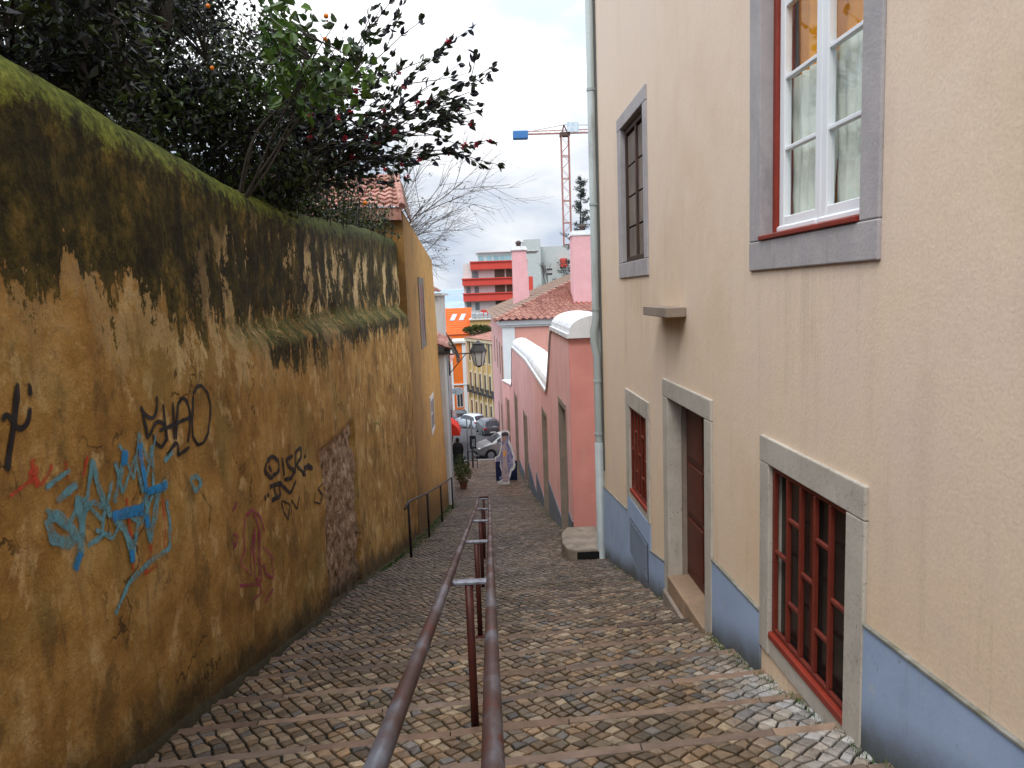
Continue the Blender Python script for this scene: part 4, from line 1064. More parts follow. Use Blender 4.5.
chimney(6.25,8.0,50.6,52.4,-1.9,3.75,tp=.06,pot=True,label='broad pink chimney with white cap')
for y0,z0,z1 in ((51.5,-6.0,-3.6),(56,-6.0,-3.6),(62,-6.1,-3.7),(70,-6.3,-3.9),(52,-10.8,-8.0),(56.3,-11.2,-8.4),(63,-12,-9.2)):
    win_x(ph,hx(y0),y0,y0+1.5,z0,z1,-1,.14,frame=ST_DK)

# ------------------------------------------------------------------ ochre house at the end of the garden wall
oh=house('ochre_house','ochre plastered house with a red tile roof at the end of the mossy wall',(-4,21,gz(21)))
t=NT('ochre_house_plaster'); P=t.pos(); a=t.noise(P,1.1,7,.65); b=t.noise(P,12,6,.7); X=t.xyz()
c=t.ramp(a,[(.3,(.44,.225,.06)),(.5,(.56,.32,.10)),(.7,(.40,.25,.11))]); c=t.mix(t.mapr(b,.46,.66,0,.55),c,(.25,.135,.045))
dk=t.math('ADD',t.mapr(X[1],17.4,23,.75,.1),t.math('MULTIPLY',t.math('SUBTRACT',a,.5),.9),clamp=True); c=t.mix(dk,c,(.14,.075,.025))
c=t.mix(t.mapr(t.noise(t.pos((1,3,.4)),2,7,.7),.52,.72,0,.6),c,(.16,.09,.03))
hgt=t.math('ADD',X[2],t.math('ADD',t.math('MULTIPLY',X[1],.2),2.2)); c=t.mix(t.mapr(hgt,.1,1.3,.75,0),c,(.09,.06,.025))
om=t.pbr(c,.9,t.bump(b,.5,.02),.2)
ya,yb,xa,xb=17.52,26.0,-1.76,-1.50
def ox(y): return xa+(xb-xa)*(y-ya)/(yb-ya)
def oxz(y,z): return ox(y)-.022*(z+7.0)*(y-ya)/(yb-ya)
HW=[(20.3,22.0,-1.42,.55),(21.7,23.1,-4.1,-2.95)]
za,zb_=2.0,1.24
Y=sorted(set([ya,yb]+[q for h in HW for q in h[:2]])); mb=MB()
Zs=[-9,-4.1,-2.95,-1.42,.55,None]
for p,q in zip(Y,Y[1:]):
    tp=lambda y: za+(zb_-za)*(y-ya)/(yb-ya)
    for c0,c1 in zip(Zs,Zs[1:]):
        t0,t1=(tp(p),tp(q)) if c1 is None else (c1,c1); my=(p+q)/2
        if c1 is not None and any(h[0]<my<h[1] and h[2]<(c0+c1)/2<h[3] for h in HW): continue
        mb.face([(oxz(p,c0),p,c0),(oxz(q,c0),q,c0),(oxz(q,t1),q,t1),(oxz(p,t0),p,t0)])
mb.face([(-8,ya,-4),(xa,ya,-9),(xa,ya,za),(-8,ya,za)]); mb.face([(oxz(yb,-9),yb,-9),(-8,yb,-4),(-8,yb,zb_),(oxz(yb,zb_),yb,zb_)]); mb.face([(-8,yb,-9),(-8,ya,-9),(-8,ya,za),(-8,yb,zb_)])
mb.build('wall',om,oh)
rt=tile_patch('roof',T_RED,oh,(-6.5,17.3,1.9),(-1.74,17.3,2.03),(-2.05,19.4,3.05),(-6.0,19.4,3.05),tw=.24,tl=.3,amp=.05)
tile_patch('side_slope',T_BRN,rt,(-1.74,17.3,2.03),(-1.76,19.3,1.86),(-2.0,19.6,2.9),(-2.05,19.4,3.05),tw=.24,tl=.3,amp=.05)
mb=MB(); mb.tube([(-6,19.4,3.04),(-2.05,19.4,3.04)],.09,8); mb.tube([(-2.05,19.4,3.09),(-1.74,17.3,2.08)],.08,8); mb.box(-6.5,-1.78,17.32,17.515,1.78,2.06); mb.build('ridge_tiles',T_RED,rt)
def oh_win(h,fm,pm,fw,lab):
    y0,y1,z0,z1=h; x=oxz((y0+y1)/2,(z0+z1)/2); f=MB(); a_,b_=x-.12,x+.012
    f.box(a_,b_,y0,y0+fw,z0,z1); f.box(a_,b_,y1-fw,y1,z0,z1); f.box(a_,b_,y0+fw,y1-fw,z1-fw,z1); f.box(a_,b_,y0+fw,y1-fw,z0,z0+fw)
    o=tag(f.build('window',fm,oh),lab); g=MB(); g.face([(x+.003,y0+fw,z0+fw),(x+.003,y1-fw,z0+fw),(x+.003,y1-fw,z1-fw),(x+.003,y0+fw,z1-fw)]); g.build('pane',pm,o)
    s_=MB(); s_.box(x-.1,x+.008,(y0+y1)/2-.03,(y0+y1)/2+.03,z0+fw,z1-fw); s_.box(x-.1,x+.006,y0+fw,(y0+y1)/2-.031,(z0+z1)/2,(z0+z1)/2+.05); s_.build('mullion',fm,o)
oh_win(HW[0],mat('grey_stone_frame',(.20,.165,.135),(.13,.11,.09),scale=4),DARKGLASS,.2,'upper window in a grey stone frame')
oh_win(HW[1],FRM,DARKGLASS,.14,'small lower window in a white frame')

# ------------------------------------------------------------------ white house and grey house further down on the left
wh=house('white_house','narrow white plastered house with pipes beside the ochre house',(-3,29,gz(29)))
WP=plaster('white_plaster',(.62,.62,.60),(.52,.52,.50),.6,(.2,.19,.17))
mb=MB(); mb.prism([(-1.42,26.02),(-1.62,32.0),(-7,32.0),(-7,26.02)],'z',-9.5,-1.9); mb.build('wall',WP,wh)
mb=MB(); mb.box(-1.60,-1.35,26.05,26.2,-9,-1.95); mb.build('corner_board',WPAINT,wh)
m=MB(); m.prism([(-1.2,25.9),(-1.4,32.1),(-2.2,32.1),(-2.2,25.9)],'z',-2.02,-1.905); m.build('eave',mat('dark_eave',(.05,.045,.04)),wh)
tile_patch('roof',T_RED,wh,(-1.18,25.85,-1.88),(-1.38,32.2,-1.88),(-4,32.2,-.7),(-4,25.85,-.7),tw=.24,tl=.3,amp=.05)
MB().tube([(-1.40,27.6,-2.0),(-1.40,27.6,-9)],.04,8).build('downpipe',GP,wh)
for y0,z0,z1 in ((28.3,-4.6,-2.6),(30.2,-4.6,-2.6),(28.4,-8.2,-5.6)): win_x(wh,-1.483-.0335*(y0+.5-28),y0,y0+1.0,z0,z1,1,.1,frame=WPAINT)
gh=house('grey_house','tall pale grey house end with a tiled cornice above the white house',(-4.5,36,gz(36)))
mb=MB(); mb.box(-8,-2.05,34.5,41,-10,.05); mb.build('wall',plaster('grey_plaster',(.55,.53,.48),(.46,.44,.40),.4),gh)
mb=MB(); mb.box(-8.1,-1.85,34.3,41.2,.052,.16); c_=mb.build('cornice',FRM,gh)
tile_patch('roof',T_RED,gh,(-8.2,34.2,.17),(-1.8,34.2,.17),(-2.6,37.5,.6),(-8.2,37.5,.6),tw=.26,tl=.35,amp=.05)
rh2=house('red_roof_house','low house with dark shopfront and red tile roof at the foot of the stairs',(-4,44,gz(44)))
mb=MB(); mb.box(-9,-2.75,42.0,60,-14,-4.8); mb.build('wall',WP,rh2)
tile_patch('roof',T_RED,rh2,(-2.4,41.8,-4.75),(-2.4,60,-4.75),(-6,60,-3.4),(-6,41.8,-3.4),tw=.3,tl=.4,amp=.05)
for y0 in (43.2,47,51,55): win_x(rh2,-2.75,y0,y0+1.6,gz(y0)+.1,gz(y0)+2.5,1,.12,pane=mat('shop_dark',(.03,.012,.012),(.015,.012,.014)),frame=mat('shop_frame',(.05,.03,.03)))

# ------------------------------------------------------------------ yellow building with pilasters down the street
yb_=house('yellow_building','ochre yellow street front with tall windows between pilasters',(0,92,gz(92)))
YEL=plaster('yellow_plaster',(.52,.36,.13),(.45,.30,.10),.35,(.2,.15,.08))
pA=Vector((1.75,94,0)); pB=Vector((-2.5,105,0))
def yl(t,off=0): 
    d=(pB-pA); n_=Vector((-d.y,d.x,0)).normalized(); p=pA+d*t+n_*off
    return p
zt_=-5.9
mb=MB()
a,b=yl(0),yl(1); c_,d_=b+Vector((12,2,0)),a+Vector((10,2,0))
mb.face([(a.x,a.y,-19),(a.x,a.y,zt_),(b.x,b.y,zt_),(b.x,b.y,-19)]); mb.face([(b.x,b.y,-19),(b.x,b.y,zt_),(c_.x,c_.y,zt_),(c_.x,c_.y,-19)]); mb.face([(a.x,a.y,-19),(d_.x,d_.y,-19),(d_.x,d_.y,zt_),(a.x,a.y,zt_)])
mb.build('wall',YEL,yb_)
PIL=plaster('pale_pilaster',(.60,.52,.36),(.52,.44,.30),.3)
def slab(mb,t0,t1,z0,z1,o0,o1):
    q=[yl(t0,o0),yl(t1,o0),yl(t1,o1),yl(t0,o1)]; mb.prism([(p.x,p.y) for p in q],'z',z0,z1)
sgn=1
tst=yl(.5,1); 
if tst.x>yl(.5).x: sgn=-1
for k in range(7):
    t0=.01+k*.155; mb=MB(); slab(mb,t0,t0+.028,-19,zt_-.4,0,sgn*.18); mb.build('pilaster',PIL,yb_)
mb=MB(); slab(mb,0,1,zt_-.4,zt_,0,sgn*.3); mb.build('cornice',PIL,yb_)
for k in range(6):
    t0=.065+k*.155
    for z0,z1 in ((-9.2,-6.2),(-13.2,-10.4),(-16.8,-14.4)):
        mb=MB(); slab(mb,t0,t0+.065,z0,z1,0,sgn*.08); f_=mb.build('window',PIL,yb_); mb=MB(); slab(mb,t0+.01,t0+.055,z0+.25,z1-.25,sgn*.081,sgn*.10); mb.build('pane',GLW,f_)
    mb=MB(); slab(mb,t0-.01,t0+.075,-13.45,-13.2,0,sgn*.55); slab(mb,t0-.01,t0+.075,-13.2,-12.4,sgn*.5,sgn*.55); mb.build('balcony',mat('balcony_iron',(.06,.06,.06)),yb_)
a,b=yl(0,sgn*.4),yl(1,sgn*.4)
rt=tile_patch('roof',T_RED,yb_,(b.x,b.y,zt_),(a.x,a.y,zt_),(a.x+6,a.y+2,zt_+1.3),(b.x+6,b.y+2,zt_+1.3),tw=.5,tl=.6,amp=.08)
for x,y,z in ((-1.2,104,-4.6),(-.2,100,-4.5),(.3,96,-4.4)):
    pass
tr=house('red_tile_house','red tiled roof above the far end of the yellow street front',(3,114,gz(110)))
tile_patch('roof',T_RED,tr,(-2.2,112,-6.2),(6,112,-5.6),(6,118,-3.4),(.4,118,-4.8),tw=.5,tl=.7,amp=.08)
mb=MB(); mb.box(-2.0,6,112.3,118.8,-19,-6.3); mb.build('wall',YEL,tr)

# ------------------------------------------------------------------ orange houses at the end of the street
og=house('orange_house','bright orange house front with white corner strips at the end of the street',(-4,110,gz(110)))
ORG=plaster('orange_plaster',(.78,.19,.03),(.72,.16,.025),.2,(.4,.12,.03))
mb=MB(); mb.box(-9,-2.9,109.5,116,-20,-6.9); mb.build('wall',ORG,og)
mb=MB()
for x in (-5.0,-3.0): mb.box(x-.28,x+.28,109.36,109.498,-20,-6.9)
mb.box(-9,-2.7,109.3,109.498,-13.15,-12.95); mb.build('white_strips',WPAINT,og)
mb=MB(); mb.box(-9.2,-2.5,109.1,116.2,-6.898,-6.6); mb.build('eave',FRM,og)
for x0,z0 in ((-6.6,-10.5),(-4.4,-16.5),(-6.6,-16.5)): win_y(og,109.5,x0,x0+1.0,z0,z0+2.4)
orf=house('orange_roof_house','house with a bright orange tiled roof and two skylights',(-3,132,gz(110)))
tile_patch('roof',T_ORG,orf,(-8.0,128,-6.6),(-2.2,128,-6.6),(-2.0,136,-2.2),(-7.8,136,-2.2),tw=.6,tl=.75,amp=.06)
mb=MB(); mb.box(-8,-2.3,128.2,140,-20,-6.7); mb.build('wall',ORG,orf)
SKYL=mat('skylight_glass',(.42,.45,.52),(.35,.38,.44),rough=.1,spec=.6)
for u in (-5.9,-4.3):
    d=Vector((0,8,4.4)); p0=Vector((u,128,-6.6))+d*.5; p1=p0+d*.24; n_=Vector((0,-4.4,8)).normalized()*.16
    m=MB(); m.add([p0+n_,p0+n_+Vector((.8,0,0)),p1+n_+Vector((1.3,0,0)),p1+n_+Vector((.5,0,0)),p0,p0+Vector((.8,0,0)),p1+Vector((1.3,0,0)),p1+Vector((.5,0,0))],[(0,1,2,3),(0,4,5,1),(1,5,6,2),(2,6,7,3),(3,7,4,0)])
    m.build('skylight',SKYL,orf)
tn=house('tan_house','tan rendered block with a flat grey roof beside the orange roof',(0,134,gz(110)))
mb=MB(); mb.box(-2.25,1.8,127,139,-20,-4.2); mb.build('wall',plaster('tan_plaster',(.50,.36,.16),(.43,.31,.13),.3),tn)
mb=MB(); mb.box(-2.4,2.0,126.7,139,-4.198,-4.0); mb.build('flat_roof',FRM,tn)
mb=MB()
for k in range(5): mb.box(-1.9+k*.7,-1.35+k*.7,128,136,-3.998,-3.1-.1*(k%2))
mb.build('roof_plant',mat('grey_plant',(.32,.36,.38),(.24,.27,.29)),tn)
# ------------------------------------------------------------------ red and white apartment block, grey block behind
ap=thing('apartment_block',(2,190,gz(190)),'stepped white apartment block with red balcony bands','building')
WB=plaster('white_render',(.66,.66,.66),(.58,.58,.58),.2); RB_=mat('red_band',(.62,.075,.055),(.55,.06,.045),scale=.6,rough=.6)
Y0=180.0; k_=Y0/740
def ax(u): return (u-481.8)*k_
def az(v): return (294.5-v)*k_
mb=MB(); mb.box(ax(464),ax(527),Y0,Y0+16,-40,az(263)); mb.build('wall',WB,ap)
mb=MB(); mb.box(ax(479),ax(526),Y0+3,Y0+14,az(262.9),az(252.5)); ph_=mb.build('penthouse',plaster('penthouse_grey',(.42,.50,.50),(.36,.44,.44),.1),ap)
mb=MB()
for u in (480,488,495,501,507): mb.box(ax(u),ax(u+4.8),Y0+2.9,Y0+2.98,az(261),az(256))
mb.build('window_band',mat('teal_glass',(.25,.42,.46),(.18,.30,.34),scale=.4,rough=.15),ph_)
m=MB(); m.box(ax(477),ax(541),Y0+2.2,Y0+14.5,az(252.4),az(251.6)); m.build('roof_slab',WB,ph_)
for v0,v1,u0 in ((262.6,269.5,471.5),(278.8,284.8,463),(293.2,300.2,463.3)):
    mb=MB(); mb.box(ax(u0),ax(527.3),Y0-1.7,Y0-.002,az(v1),az(v0)); 
    o=mb.build('balcony_band',RB_,ap)
    mb=MB(); mb.box(ax(u0-.6),ax(527.6),Y0-2.0,Y0-.002,az(v0)+.004,az(v0)+.25); mb.build('band_cap',RB_,o)
mb=MB(); mb.box(ax(480),ax(527),Y0-.8,Y0-.002,az(316),az(309)); mb.build('balcony_band',RB_,ap)
DWN=mat('brown_loggia',(.12,.085,.055),(.07,.05,.035),scale=.3,rough=.5); BLG=mat('blue_grey_glass',(.20,.26,.29),(.13,.17,.19),scale=.3,rough=.2)
for v0,v1 in ((270,278.3),(285.3,292.8),(300.8,309)):
    mb=MB(); mb.box(ax(495),ax(505),Y0-.1,Y0-.004,az(v1),az(v0)); mb.box(ax(506.4),ax(516),Y0-.1,Y0-.004,az(v1),az(v0)); mb.build('loggia',DWN,ap)
    for u0,u1 in ((466.5,470.8) if v0>280 else (472.5,474.5),(474.8,479)):
        mb=MB(); mb.box(ax(u0),ax(u1),Y0-.12,Y0-.004,az(v1),az(v0+.8)); mb.build('window',BLG,ap)
gb=thing('grey_block',(14,215,gz(215)),'plain pale grey apartment tower behind the bare tree','building')
Y1=215.; k1=Y1/740
def bx(u): return (u-484)*k1
def bz(v): return (294.5-.037*(545-486)-v)*k1
GR=plaster('grey_render',(.48,.52,.51),(.42,.46,.45),.2)
mb=MB(); mb.box(bx(527),bx(542.5),Y1-4,Y1+10,-45,bz(240.5)); mb.build('stair_tower',GR,gb)
mb=MB(); mb.box(bx(542.6),bx(572),Y1,Y1+12,-45,bz(247)); mb.build('wall',GR,gb)
for v in (268,272.5): win_y(gb,Y1,bx(548.5),bx(555),bz(v+3),bz(v),fw=.12,bars=0)
mb=MB(); mb.box(bx(530),bx(534),Y1-4.1,Y1-4.004,bz(290),bz(276)); mb.build('red_panel',RB_,gb)
mb=MB(); mb.box(bx(562.5),bx(568.5),Y1-3,Y1-.002,bz(268),bz(259.5)); mb.build('red_bay',RB_,gb)

# ------------------------------------------------------------------ tower crane
YC=230.; kc=YC/740
cr_=thing('tower_crane',(27,YC,gz(230)),'lattice tower crane with blue counterweight rising over the rooftops','crane')
def cz(v): return (291.5-v)*kc
cx0=at(566.5,200,YC).x   # mast axis
LAT=mat('crane_steel',(.42,.20,.17),(.34,.15,.13),scale=.5,rough=.6)
hw_=1.15; zt=cz(139); zb=gz(230)
mb=MB()
for sx in (-1,1):
    for sy in (-1,1): mb.tube([(cx0+sx*hw_,YC+sy*hw_,zb),(cx0+sx*hw_,YC+sy*hw_,zt)],.16,5)
z=zb; s=1
while z<zt-1:
    z2=min(z+2.4,zt)
    for sy in (-1,1): mb.tube([(cx0-s*hw_,YC+sy*hw_,z),(cx0+s*hw_,YC+sy*hw_,z2)],.055,4)
    for sx in (-1,1): mb.tube([(cx0+sx*hw_,YC-s*hw_,z),(cx0+sx*hw_,YC+s*hw_,z2)],.055,4)
    z=z2; s=-s
z=zt
while z>zb:
    mb.tube([(cx0-hw_,YC-hw_,z),(cx0+hw_,YC-hw_,z)],.13,5); mb.tube([(cx0-hw_,YC+hw_,z),(cx0+hw_,YC+hw_,z)],.13,5); z-=6.6
mb.build('mast',LAT,cr_)
mb=MB(); z=cz(138.5); xL=at(514,139,YC).x; xR=cx0+42
for dz,dy in ((0,-.6),(0,.6),(1.3,0)): mb.tube([(xL,YC+dy,z+dz*.6),(xR,YC+dy,z+dz)],.13,5)
x=xL; s=0
while x<xR-2:
    mb.tube([(x,YC-.6,z),(x+1.3,YC,z+1.1)],.05,4); mb.tube([(x+1.3,YC,z+1.1),(x+2.6,YC-.6,z)],.05,4); x+=2.6
mb.build('jib',LAT,cr_)
mb=MB(); mb.box(at(513,139,YC).x,at(528,139,YC).x,YC-1.2,YC+1.2,cz(143),cz(135.3)); mb.build('counterweight',mat('blue_ballast',(.06,.20,.48),(.05,.16,.40),scale=.4,rough=.6),cr_,bevel=.2)
mb=MB(); xp=cx0; zp=cz(130.5)
mb.tube([(xp-.8,YC,cz(138)),(xp-.2,YC,zp)],.2,5); mb.tube([(xp+.8,YC,cz(138)),(xp-.2,YC,zp)],.2,5); mb.box(xp-1.5,xp+1.5,YC-1.3,YC+1.3,cz(141.5),cz(138)); mb.build('slewing_head',mat('crane_dark',(.12,.07,.06)),cr_)
mb=MB(); mb.tube([(xp-.2,YC,zp),(at(524,137,YC).x,YC,cz(137))],.07,4); mb.tube([(xp-.2,YC,zp),(xR-8,YC,z+1.2)],.07,4); mb.build('pendant_line',mat('line_dark',(.10,.08,.08)),cr_)
mb=MB(); mb.box(xp+.6,xp+4.0,YC-1.8,YC-1.35,cz(138.2),cz(129.2)); mb.build('cab_sign',mat('pale_blue_sign',(.45,.58,.70),(.62,.70,.76),scale=.9,rough=.5,lo=.45,hi=.5),cr_)

# ------------------------------------------------------------------ street lamp on a wall bracket
lp=thing('street_lamp',(-.33,30,at(479,355,30).z),'black lantern lamp hanging out over the alley on a wall bracket','street lamp')
c=at(478.5,355,30); lz=c.z
mb=MB(); r_t=.30; r_b=.17
mb.lathe(c.x,30,[(.05,lz-.50),(.10,lz-.46),(r_b+.02,lz-.42)],6); mb.build('lamp_base',BLK,lp)
mb=MB(); mb.lathe(c.x,30,[(r_b,lz-.415),(r_t,lz+.13)],6); mb.build('lamp_glass',mat('frosted_pane',(.50,.49,.44),(.42,.41,.37),rough=.25),lp)
mb=MB()
for k in range(6):
    a=k*math.pi/3; mb.tube([(c.x+(r_b+.01)*math.cos(a),30+(r_b+.01)*math.sin(a),lz-.42),(c.x+(r_t+.012)*math.cos(a),30+(r_t+.012)*math.sin(a),lz+.14)],.016,4)
mb.build('lamp_frame',BLK,lp)
mb=MB(); mb.lathe(c.x,30,[(.36,lz+.135),(.34,lz+.19),(.22,lz+.42),(.24,lz+.43),(.24,lz+.47),(.10,lz+.52),(.03,lz+.58)],6); mb.build('lamp_hood',BLK,lp)
mb=MB(); mb.tube([(-1.45,30,lz+.07),(c.x-.3,30,lz+.09)],.028,6); mb.tube([(-1.45,30,lz-.72),(-.75,30,lz+.07)],.018,5); mb.tube([(-1.44,30,lz-.8),(-1.44,30,lz+.2)],.03,5); mb.build('bracket',BLK,lp)

# ------------------------------------------------------------------ overhead cables
CB=mat('black_cable',(.02,.02,.02))
cb=thing('cable_bundle',(-1.3,26.5,-2),'bundle of grey cables and insulators under the eave of the white house','cables')
mb=MB()
for k in range(6):
    a=Vector((-1.28+.05*k,25.6,-1.25-.08*k)); b=Vector((-1.12+.04*k,27.5,-2.0-.06*k)); c_=Vector((-1.18,31,-2.2-.1*k))
    mb.tube([a,(a+b)/2+Vector((.05,0,-.12)),b,(b+c_)/2+Vector((0,0,-.12)),c_],.022,5)
mb.build('cable',mat('pale_cable',(.30,.29,.27),(.12,.12,.12),scale=8),cb)
mb=MB()
for k in range(5): mb.lathe(-1.2+.03*k,26.2+k*.3,[(.03,-1.75-.1*k),(.08,-1.7-.1*k),(.08,-1.6-.1*k),(.03,-1.52-.1*k)],8)
mb.build('insulator',FRM,cb)

# ------------------------------------------------------------------ cars
def car(name,label,loc,rz,paint,body='hatch',tint=GLW,plate_rear=True):
    root=thing(name,loc,label,'car',None,rz)
    if body=='hatch':
        ST=[(-2.02,.42,.72,.76),(-1.97,.26,.92,.98),(-1.86,.22,1.0,1.22),(-1.55,.20,1.0,1.44),(-.9,.19,.99,1.52),(-.1,.19,.97,1.51),(.45,.19,.95,1.42),(.8,.19,.94,1.22),(1.18,.2,.92,.98),(1.6,.22,.82,.87),(1.9,.28,.68,.73),(2.03,.38,.55,.58)]
    else:
        ST=[(-2.2,.42,.74,.78),(-2.14,.26,.95,1.0),(-1.9,.22,1.02,1.25),(-1.6,.20,1.02,1.50),(-.9,.19,1.01,1.58),(-.1,.19,1.0,1.57),(.45,.19,.98,1.48),(.85,.19,.97,1.25),(1.25,.2,.95,1.0),(1.75,.22,.86,.91),(2.1,.28,.72,.76),(2.22,.4,.56,.6)]
    W=.87; rows=[]
    for x,zl,zb,zr in ST:
        tpr=1-.10*max(0,abs(x)-1.5)/.6; w_=W*tpr; cab=sm(.06,.4,zr-zb); wr_=w_*(.97-.24*cab)
        rows.append([(x,w_*.93,zl),(x,w_,zl+.18*(zb-zl)),(x,w_*1.0,(zl+zb)/2),(x,w_*.97,zb),(x,wr_*1.02,zb+(zr-zb)*.86),(x,wr_*.86,zr),(x,wr_*.4,zr+.02),(x,0,zr+.025)])
    mb=MB(); vs=[]; fs=[]; half=len(rows[0]); n=2*half-1
    for r in rows: vs+=r+[(p[0],-p[1],p[2]) for p in reversed(r[:-1])]
    for i in range(len(rows)-1):
        for k in range(n-1): fs.append((i*n+k,(i+1)*n+k,(i+1)*n+k+1,i*n+k+1))
        fs.append((i*n+n-1,(i+1)*n+n-1,(i+1)*n,i*n))
    fs.append(tuple(range(n))); fs.append(tuple((len(rows)-1)*n+k for k in range(n-1,-1,-1)))
    mb.add(vs,fs); mb.build('body',paint,root,smooth=True,local=True,bevel=0)
    def strip_(name,i0,i1,k0,k1,lo,hi,side,mt,par=root,ins=.0):
        m=MB()
        for i in range(i0,i1):
            q=[]
            for ii,tt in ((i,k0),(i+1,k0),(i+1,k1),(i,k1)):
                a=Vector(rows[ii][tt if tt==k0 else k1]); 
                b0=Vector(rows[ii][k0]); b1=Vector(rows[ii][k1]); p=b0.lerp(b1,lo if tt==k0 else hi); p.y*=side
                q.append(p)
            nn=(q[1]-q[0]).cross(q[3]-q[0]); nn.normalize()
            cc=sum(q,Vector())/4
            if nn.dot(Vector((0,cc.y,.4)))<0: nn=-nn
            m.face([p+nn*.012 for p in q])
        return m.build(name,mt,par,local=True)
    for s in (1,-1):
        strip_('side_window',2,5,3,4,.12,.95,s,tint); strip_('side_window',5,7,3,4,.12,.95,s,tint)
    def top_(name,i0,i1,mt,f0=0.,f1=1.):
        m=MB(); A=[Vector(p) for p in rows[i0]]; Bq=[Vector(p) for p in rows[i1]]
        idx=[4,5,6,7]
        def ln(f): 
            L=[A[k].lerp(Bq[k],f) for k in idx]; L[0]=L[0].lerp(L[1],.35)
            return L+[Vector((p.x,-p.y,p.z)) for p in reversed(L[:-1])]
        for g0,g1 in ((f0,f1),):
            a,b=ln(g0),ln(g1); off=Vector((.012 if i1>6 else -.012,0,.014))
            for k in range(len(a)-1): m.face([a[k]+off,a[k+1]+off,b[k+1]+off,b[k]+off])
        return m.build(name,mt,root,local=True)
    top_('windscreen',6,8,tint,.06,.92) if False else None
    m=MB()
    for i0,i1,f0,f1 in ((6,7,.15,1),(7,8,0,.85)):
        A=[Vector(p) for p in rows[i0]]; Bq=[Vector(p) for p in rows[i1]]
        def ln(f):
            L=[A[k].lerp(Bq[k],f) for k in (5,6,7)]
            return L+[Vector((p.x,-p.y,p.z)) for p in reversed(L[:-1])]
        a,b=ln(f0),ln(f1); off=Vector((.012,0,.016))
        for k in range(len(a)-1): m.face([a[k]+off,a[k+1]+off,b[k+1]+off,b[k]+off])
    m.build('windscreen',tint,root,local=True)
    m=MB()
    for i0,i1,f0,f1 in ((1,2,.35,1),(2,3,0,.8)):
        A=[Vector(p) for p in rows[i0]]; Bq=[Vector(p) for p in rows[i1]]
        a=[A[k].lerp(Bq[k],f0) for k in (5,6,7)]; b=[A[k].lerp(Bq[k],f1) for k in (5,6,7)]
        a+= [Vector((p.x,-p.y,p.z)) for p in reversed(a[:-1])]; b+=[Vector((p.x,-p.y,p.z)) for p in reversed(b[:-1])]
        off=Vector((-.014,0,.012))
        for k in range(len(a)-1): m.face([a[k]+off,a[k+1]+off,b[k+1]+off,b[k]+off])
    m.build('rear_window',tint,root,local=True)
    xw=ST[-1][0]-.78
    TY=mat('tyre_rubber',(.012,.012,.013),rough=.8); RM=mat('alloy_rim',(.42,.43,.45),(.3,.31,.33),scale=8,rough=.35,metal=.6)
    for x in (xw,-xw+.02):
        for s in (1,-1):
            def ring(m,r0,y0,r1,y1,n=20):
                vs=[];fs=[]
                for k in range(n):
                    a=2*math.pi*k/n; vs+=[(x+r0*math.cos(a),s*y0,.31+r0*math.sin(a)),(x+r1*math.cos(a),s*y1,.31+r1*math.sin(a))]
                for k in range(n): fs.append((2*k,2*((k+1)%n),2*((k+1)%n)+1,2*k+1))
                m.add(vs,fs)
            ar=MB(); ring(ar,.0,.878,.37,.878); ar.build('wheel_arch',mat('arch_black',(.008,.008,.009)),root,local=True)
            m=MB(); ring(m,.31,.70,.31,.87); ring(m,.31,.87,.28,.895); ring(m,.28,.895,.20,.885); wl_=m.build('wheel',TY,root,local=True)
            m=MB(); ring(m,.20,.884,.0,.892); 
            m.build('rim',RM,wl_,local=True)
    xf=ST[-1][0]; xr=ST[0][0]
    HL=mat('headlight',(.75,.78,.8),rough=.15); TL=mat('taillight',(.38,.02,.025),rough=.3); PLT=mat('plate',(.75,.76,.74),rough=.4); BLKP=mat('black_trim',(.015,.015,.016),rough=.5)
    for s in (1,-1):
        m=MB(); m.ball((xf-.20,s*.62,.70),(.20,.15,.07),10); m.build('headlight',HL,root,local=True)
        m=MB(); m.box(xr-.012,xr+.2,s*.66-.13,s*.66+.13,.78,.97); m.build('taillight',TL,root,local=True,bevel=.02)
        m=MB(); m.ball((.72,s*.95,1.0),(.07,.10,.065),8); m.build('mirror',paint,root,local=True)
        m=MB(); m.box(-.35,-.17,s*.873-.012,s*.873+.012,.84,.87); m.build('handle',paint,root,local=True)
    m=MB(); m.box(xf-.02,xf+.012,-.5,.5,.3,.42); m.build('grille',BLKP,root,local=True)
    m=MB(); m.box(xr-.03,xr-.01,-.26,.26,.52,.63); m.build('number_plate',PLT,root,local=True)
    m=MB(); m.box(xr-.02,xr+.1,-.74,.74,.28,.42); m.build('bumper_trim',BLKP,root,local=True)
    return root
def carpaint(name,c):
    t=NT(name); m_=t.pbr(c,.3,None,.5,.35); t.p.inputs['Coat Weight'].default_value=.5; t.p.inputs['Coat Roughness'].default_value=.1; return m_
def slope(y): return math.atan((gz(y+1)-gz(y-1))/2)
def place(o,x,y,rz): o.location=(x,y,gz(y)-.05); o.rotation_euler=(0,0,rz)
c1=car('hatchback_car','silver hatchback parked across the foot of the stairs',(0,0,0),0,carpaint('silver_paint',(.27,.27,.26)))
place(c1,1.15,45.6,R(194))
c2=car('hatchback_car','dark grey hatchback seen from behind further down the street',(0,0,0),0,carpaint('graphite_paint',(.085,.095,.115)),'suv')
place(c2,.08,66.5,R(97)); c2.rotation_euler=(0,0,R(100))
c3=car('estate_car','pale silver blue car parked beyond the grey hatchback',(0,0,0),0,carpaint('pale_blue_paint',(.50,.57,.64)),'suv')
place(c3,-1.75,78.5,R(122))
c4=car('parked_car','black car at the far left end of the street',(0,0,0),0,carpaint('black_car_paint',(.02,.02,.024)))
place(c4,-3.6,97,R(100))
